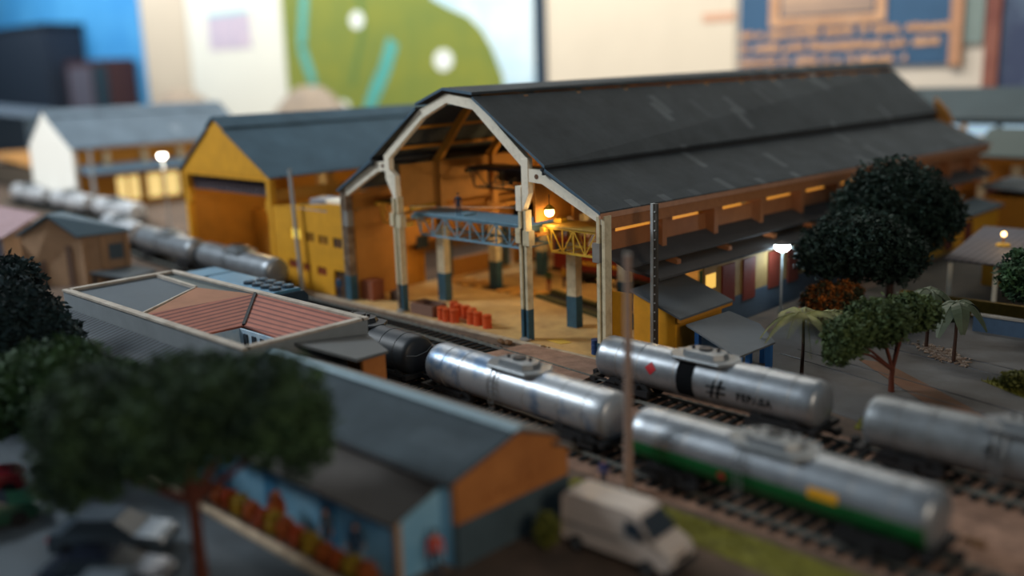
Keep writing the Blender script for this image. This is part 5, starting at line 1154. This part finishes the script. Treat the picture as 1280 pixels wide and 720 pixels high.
# ================================================================== VAN AND CARS
def van():
    t = thing('delivery_van', 'white delivery van parked beside the orange station gable', 'van', (0, 0, 0))
    W_ = .98
    def sec(y, z): return [(y, z)]
    side = [(-2.6, .45), (-2.6, 2.35), (-2.4, 2.55), (.9, 2.55), (1.35, 2.4), (2.05, 1.55), (2.75, 1.25), (2.9, .95), (2.9, .45)]
    b = MB(); b.loft([[(x, s * k, z) for x, z in side] for s, k in ((-1, W_ * .9), (-1, W_), (1, W_), (1, W_ * .9))])
    # narrow the roof
    for v in b.bm.verts:
        if v.co.z > 1.5: v.co.y *= 1 - .12 * (v.co.z - 1.5)
    b.bm.normal_update(); bmesh.ops.recalc_face_normals(b.bm, faces=b.bm.faces[:])
    me = bpy.data.meshes.new('body'); bmesh.ops.bevel(b.bm, geom=b.bm.edges[:], offset=.06, segments=2, affect='EDGES', clamp_overlap=True); b.bm.to_mesh(me); b.bm.free(); me.materials.append(CARW)
    for p in me.polygons: p.use_smooth = True
    me.set_sharp_from_angle(angle=R(50))
    o = bpy.data.objects.new('body', me); col.objects.link(o); o.parent = t
    MBp(lambda b: b.prism([(1.40, -.78, 2.34), (1.40, .78, 2.34), (2.06, .86, 1.58), (2.06, -.86, 1.58)], (.03, 0, .03)), 'windscreen', GLASS, t)
    for s in (-1, 1):
        MBp(lambda b: b.prism([(.75, s * .945, 1.55), (1.75, s * .975, 1.55), (1.35, s * .90, 2.18), (.75, s * .90, 2.2)], (0, s * .02, 0)), 'side_window', GLASS, t)
        MBp(lambda b: b.box(1.55, 1.75, s * 1.05 - .12, s * 1.05 + .12, 1.55, 1.8), 'mirror', DKST, t)
        MBp(lambda b: b.ball((2.84, s * .68, .98), (.1, .18, .12), 8, 6), 'headlamp', mat('headlamp_glass', '#a9adb0', .2), t)
        MBp(lambda b: b.box(-2.5, .6, s * .985 - .01, s * .985 + .01, 1.25, 1.30), 'side_moulding', GCL, t)
        for x in (-1.75, 1.85):
            w = MBp(lambda b: b.cyl((x, s * .72, .36), (x, s * .98, .36), .36, n=18), 'wheel', TYRE, t)
            h_ = MBp(lambda b: b.cyl((x, s * .98, .36), (x, s * .995, .36), .18, n=12), 'hub_cap', SILD, t); h_.parent = w
    MBp(lambda b: b.box(2.82, 3.0, -.95, .95, .38, .68), 'bumper', DKST, t)
    MBp(lambda b: b.box(2.9, 2.93, -.45, .45, .78, .95), 'grille', DKST, t)
    return t
v = van(); v.location = (26.85, -17.75, .02); v.rotation_euler.z = R(3); v.scale = (.8, .8, .8)
def car(label, loc, rz, paint, s=1.0):
    t = thing('car', label, 'car', (0, 0, 0))
    def rg(x, w, z0, z1): return [(x, -w, z0), (x, w, z0), (x, w * 1.0, z0 + (z1 - z0) * .6), (x, w * .9, z1), (x, -w * .9, z1), (x, -w * 1.0, z0 + (z1 - z0) * .6)]
    o = MBp(lambda b: b.loft([rg(-2.1, .72, .35, .72), rg(-2.0, .82, .25, .92), (rg(-1.0, .85, .22, .96)), rg(.9, .85, .22, .94), rg(1.85, .80, .25, .82), rg(2.1, .68, .35, .6)]), 'body', paint, t)
    for p in o.data.polygons: p.use_smooth = True
    o.data.set_sharp_from_angle(angle=R(35))
    g = lambda x, w, z: [(x, -w, z), (x, w, z)]
    MBp(lambda b: b.loft([[(-1.55, -.72, .94), (1.05, -.72, .94), (1.05, .72, .94), (-1.55, .72, .94)], [(-1.0, -.58, 1.38), (.3, -.58, 1.38), (.3, .58, 1.38), (-1.0, .58, 1.38)]]), 'glasshouse', GLASS, t)
    MBp(lambda b: b.prism([(-1.05, -.6, 1.38), (.35, -.6, 1.38), (.35, .6, 1.38), (-1.05, .6, 1.38)], (0, 0, .05)), 'roof', paint, t)
    for sx in (-1.3, 1.35):
        for sy in (-1, 1): MBp(lambda b: b.cyl((sx, sy * .66, .31), (sx, sy * .86, .31), .31, n=16), 'wheel', TYRE, t)
    for sy in (-1, 1):
        MBp(lambda b: b.ball((2.0, sy * .55, .66), (.1, .15, .09), 8, 6), 'headlamp', mat('headlamp_glass', '#a9adb0'), t)
        MBp(lambda b: b.box(-2.12, -2.05, sy * .6 - .12, sy * .6 + .12, .62, .76), 'tail_lamp', RED, t)
    t.location = loc; t.rotation_euler.z = rz; t.scale = (s, s, s); return t
car('dark car with pale windscreen reflections parked under the foreground tree', (15.6, -30.6, .03), R(40), mat('dark_blue_car_paint', '#1d2433', .25, .2))
car('pale silver car nearest the camera under the foreground tree', (17.6, -31.2, .03), R(40), mat('silver_car_paint', '#7e8b96', .3, .4))
car('grey-blue car behind the dark car under the foreground tree', (13.0, -29.2, .03), R(40), mat('grey_blue_car_paint', '#3f4c58', .3, .3))
car('dark green car at the left edge of the picture', (7.2, -31.9, .03), R(75), mat('green_car_paint', '#1f4634', .3, .2))
car('red car at the left edge behind the green car', (4.0, -31.2, .03), R(75), mat('red_car_paint', '#7c1d24', .3, .2))

# ================================================================== FAR LEFT SCENERY
def hill(label, name, x, y, rx, ry, h, m, seed, cat):
    rnd = random.Random(seed); b = MB(); n = 18; rings = []
    for k in range(6):
        q = 1 - k / 6; rings.append([(x + rx * q * math.cos(2 * math.pi * i / n) * rnd.uniform(.9, 1.1), y + ry * q * math.sin(2 * math.pi * i / n) * rnd.uniform(.9, 1.1), h * (1 - q ** 1.6)) for i in range(n)])
    b.loft(rings); o = b.build(name, m, smooth=True); tag(o, label, cat)
hill('low green mound at the far left edge behind the white tank wagon', 'mound', -150, 27, 9, 6, 3, mat('mound_green', '#4d6a3e', .9, c2='#3a5532', scale=.4), 1, 'mound')
block('far_orange_building', 'blurred orange-roofed building at the far left edge', -140, -118, 17, 24, 3.2, OCH, mat('dull_tan_wall', '#8a7a68', .8, var=.2), slope=1.5)
block('far_blue_building', 'blurred dark blue building at the far left edge below the navy cabinet', -262, -196, 44, 60, 9, mat('navy_sheet', '#3c4f62', .7, var=.2), mat('blue_grey_wall2', '#5a6c7c', .8, var=.2), slope=2)
hill('pale rocky mound behind the roof of the white-gabled hall', 'mound', -205, 88, 26, 12, 15, mat('mound_tan', '#9a8a78', .9, c2='#7f756c', scale=.3), 3, 'mound')
hill('blurred tan mound in the distance behind the yellow gable', 'mound', -150, 92, 24, 8, 15, mat('mound_tan', '#9a8a78'), 4, 'mound')
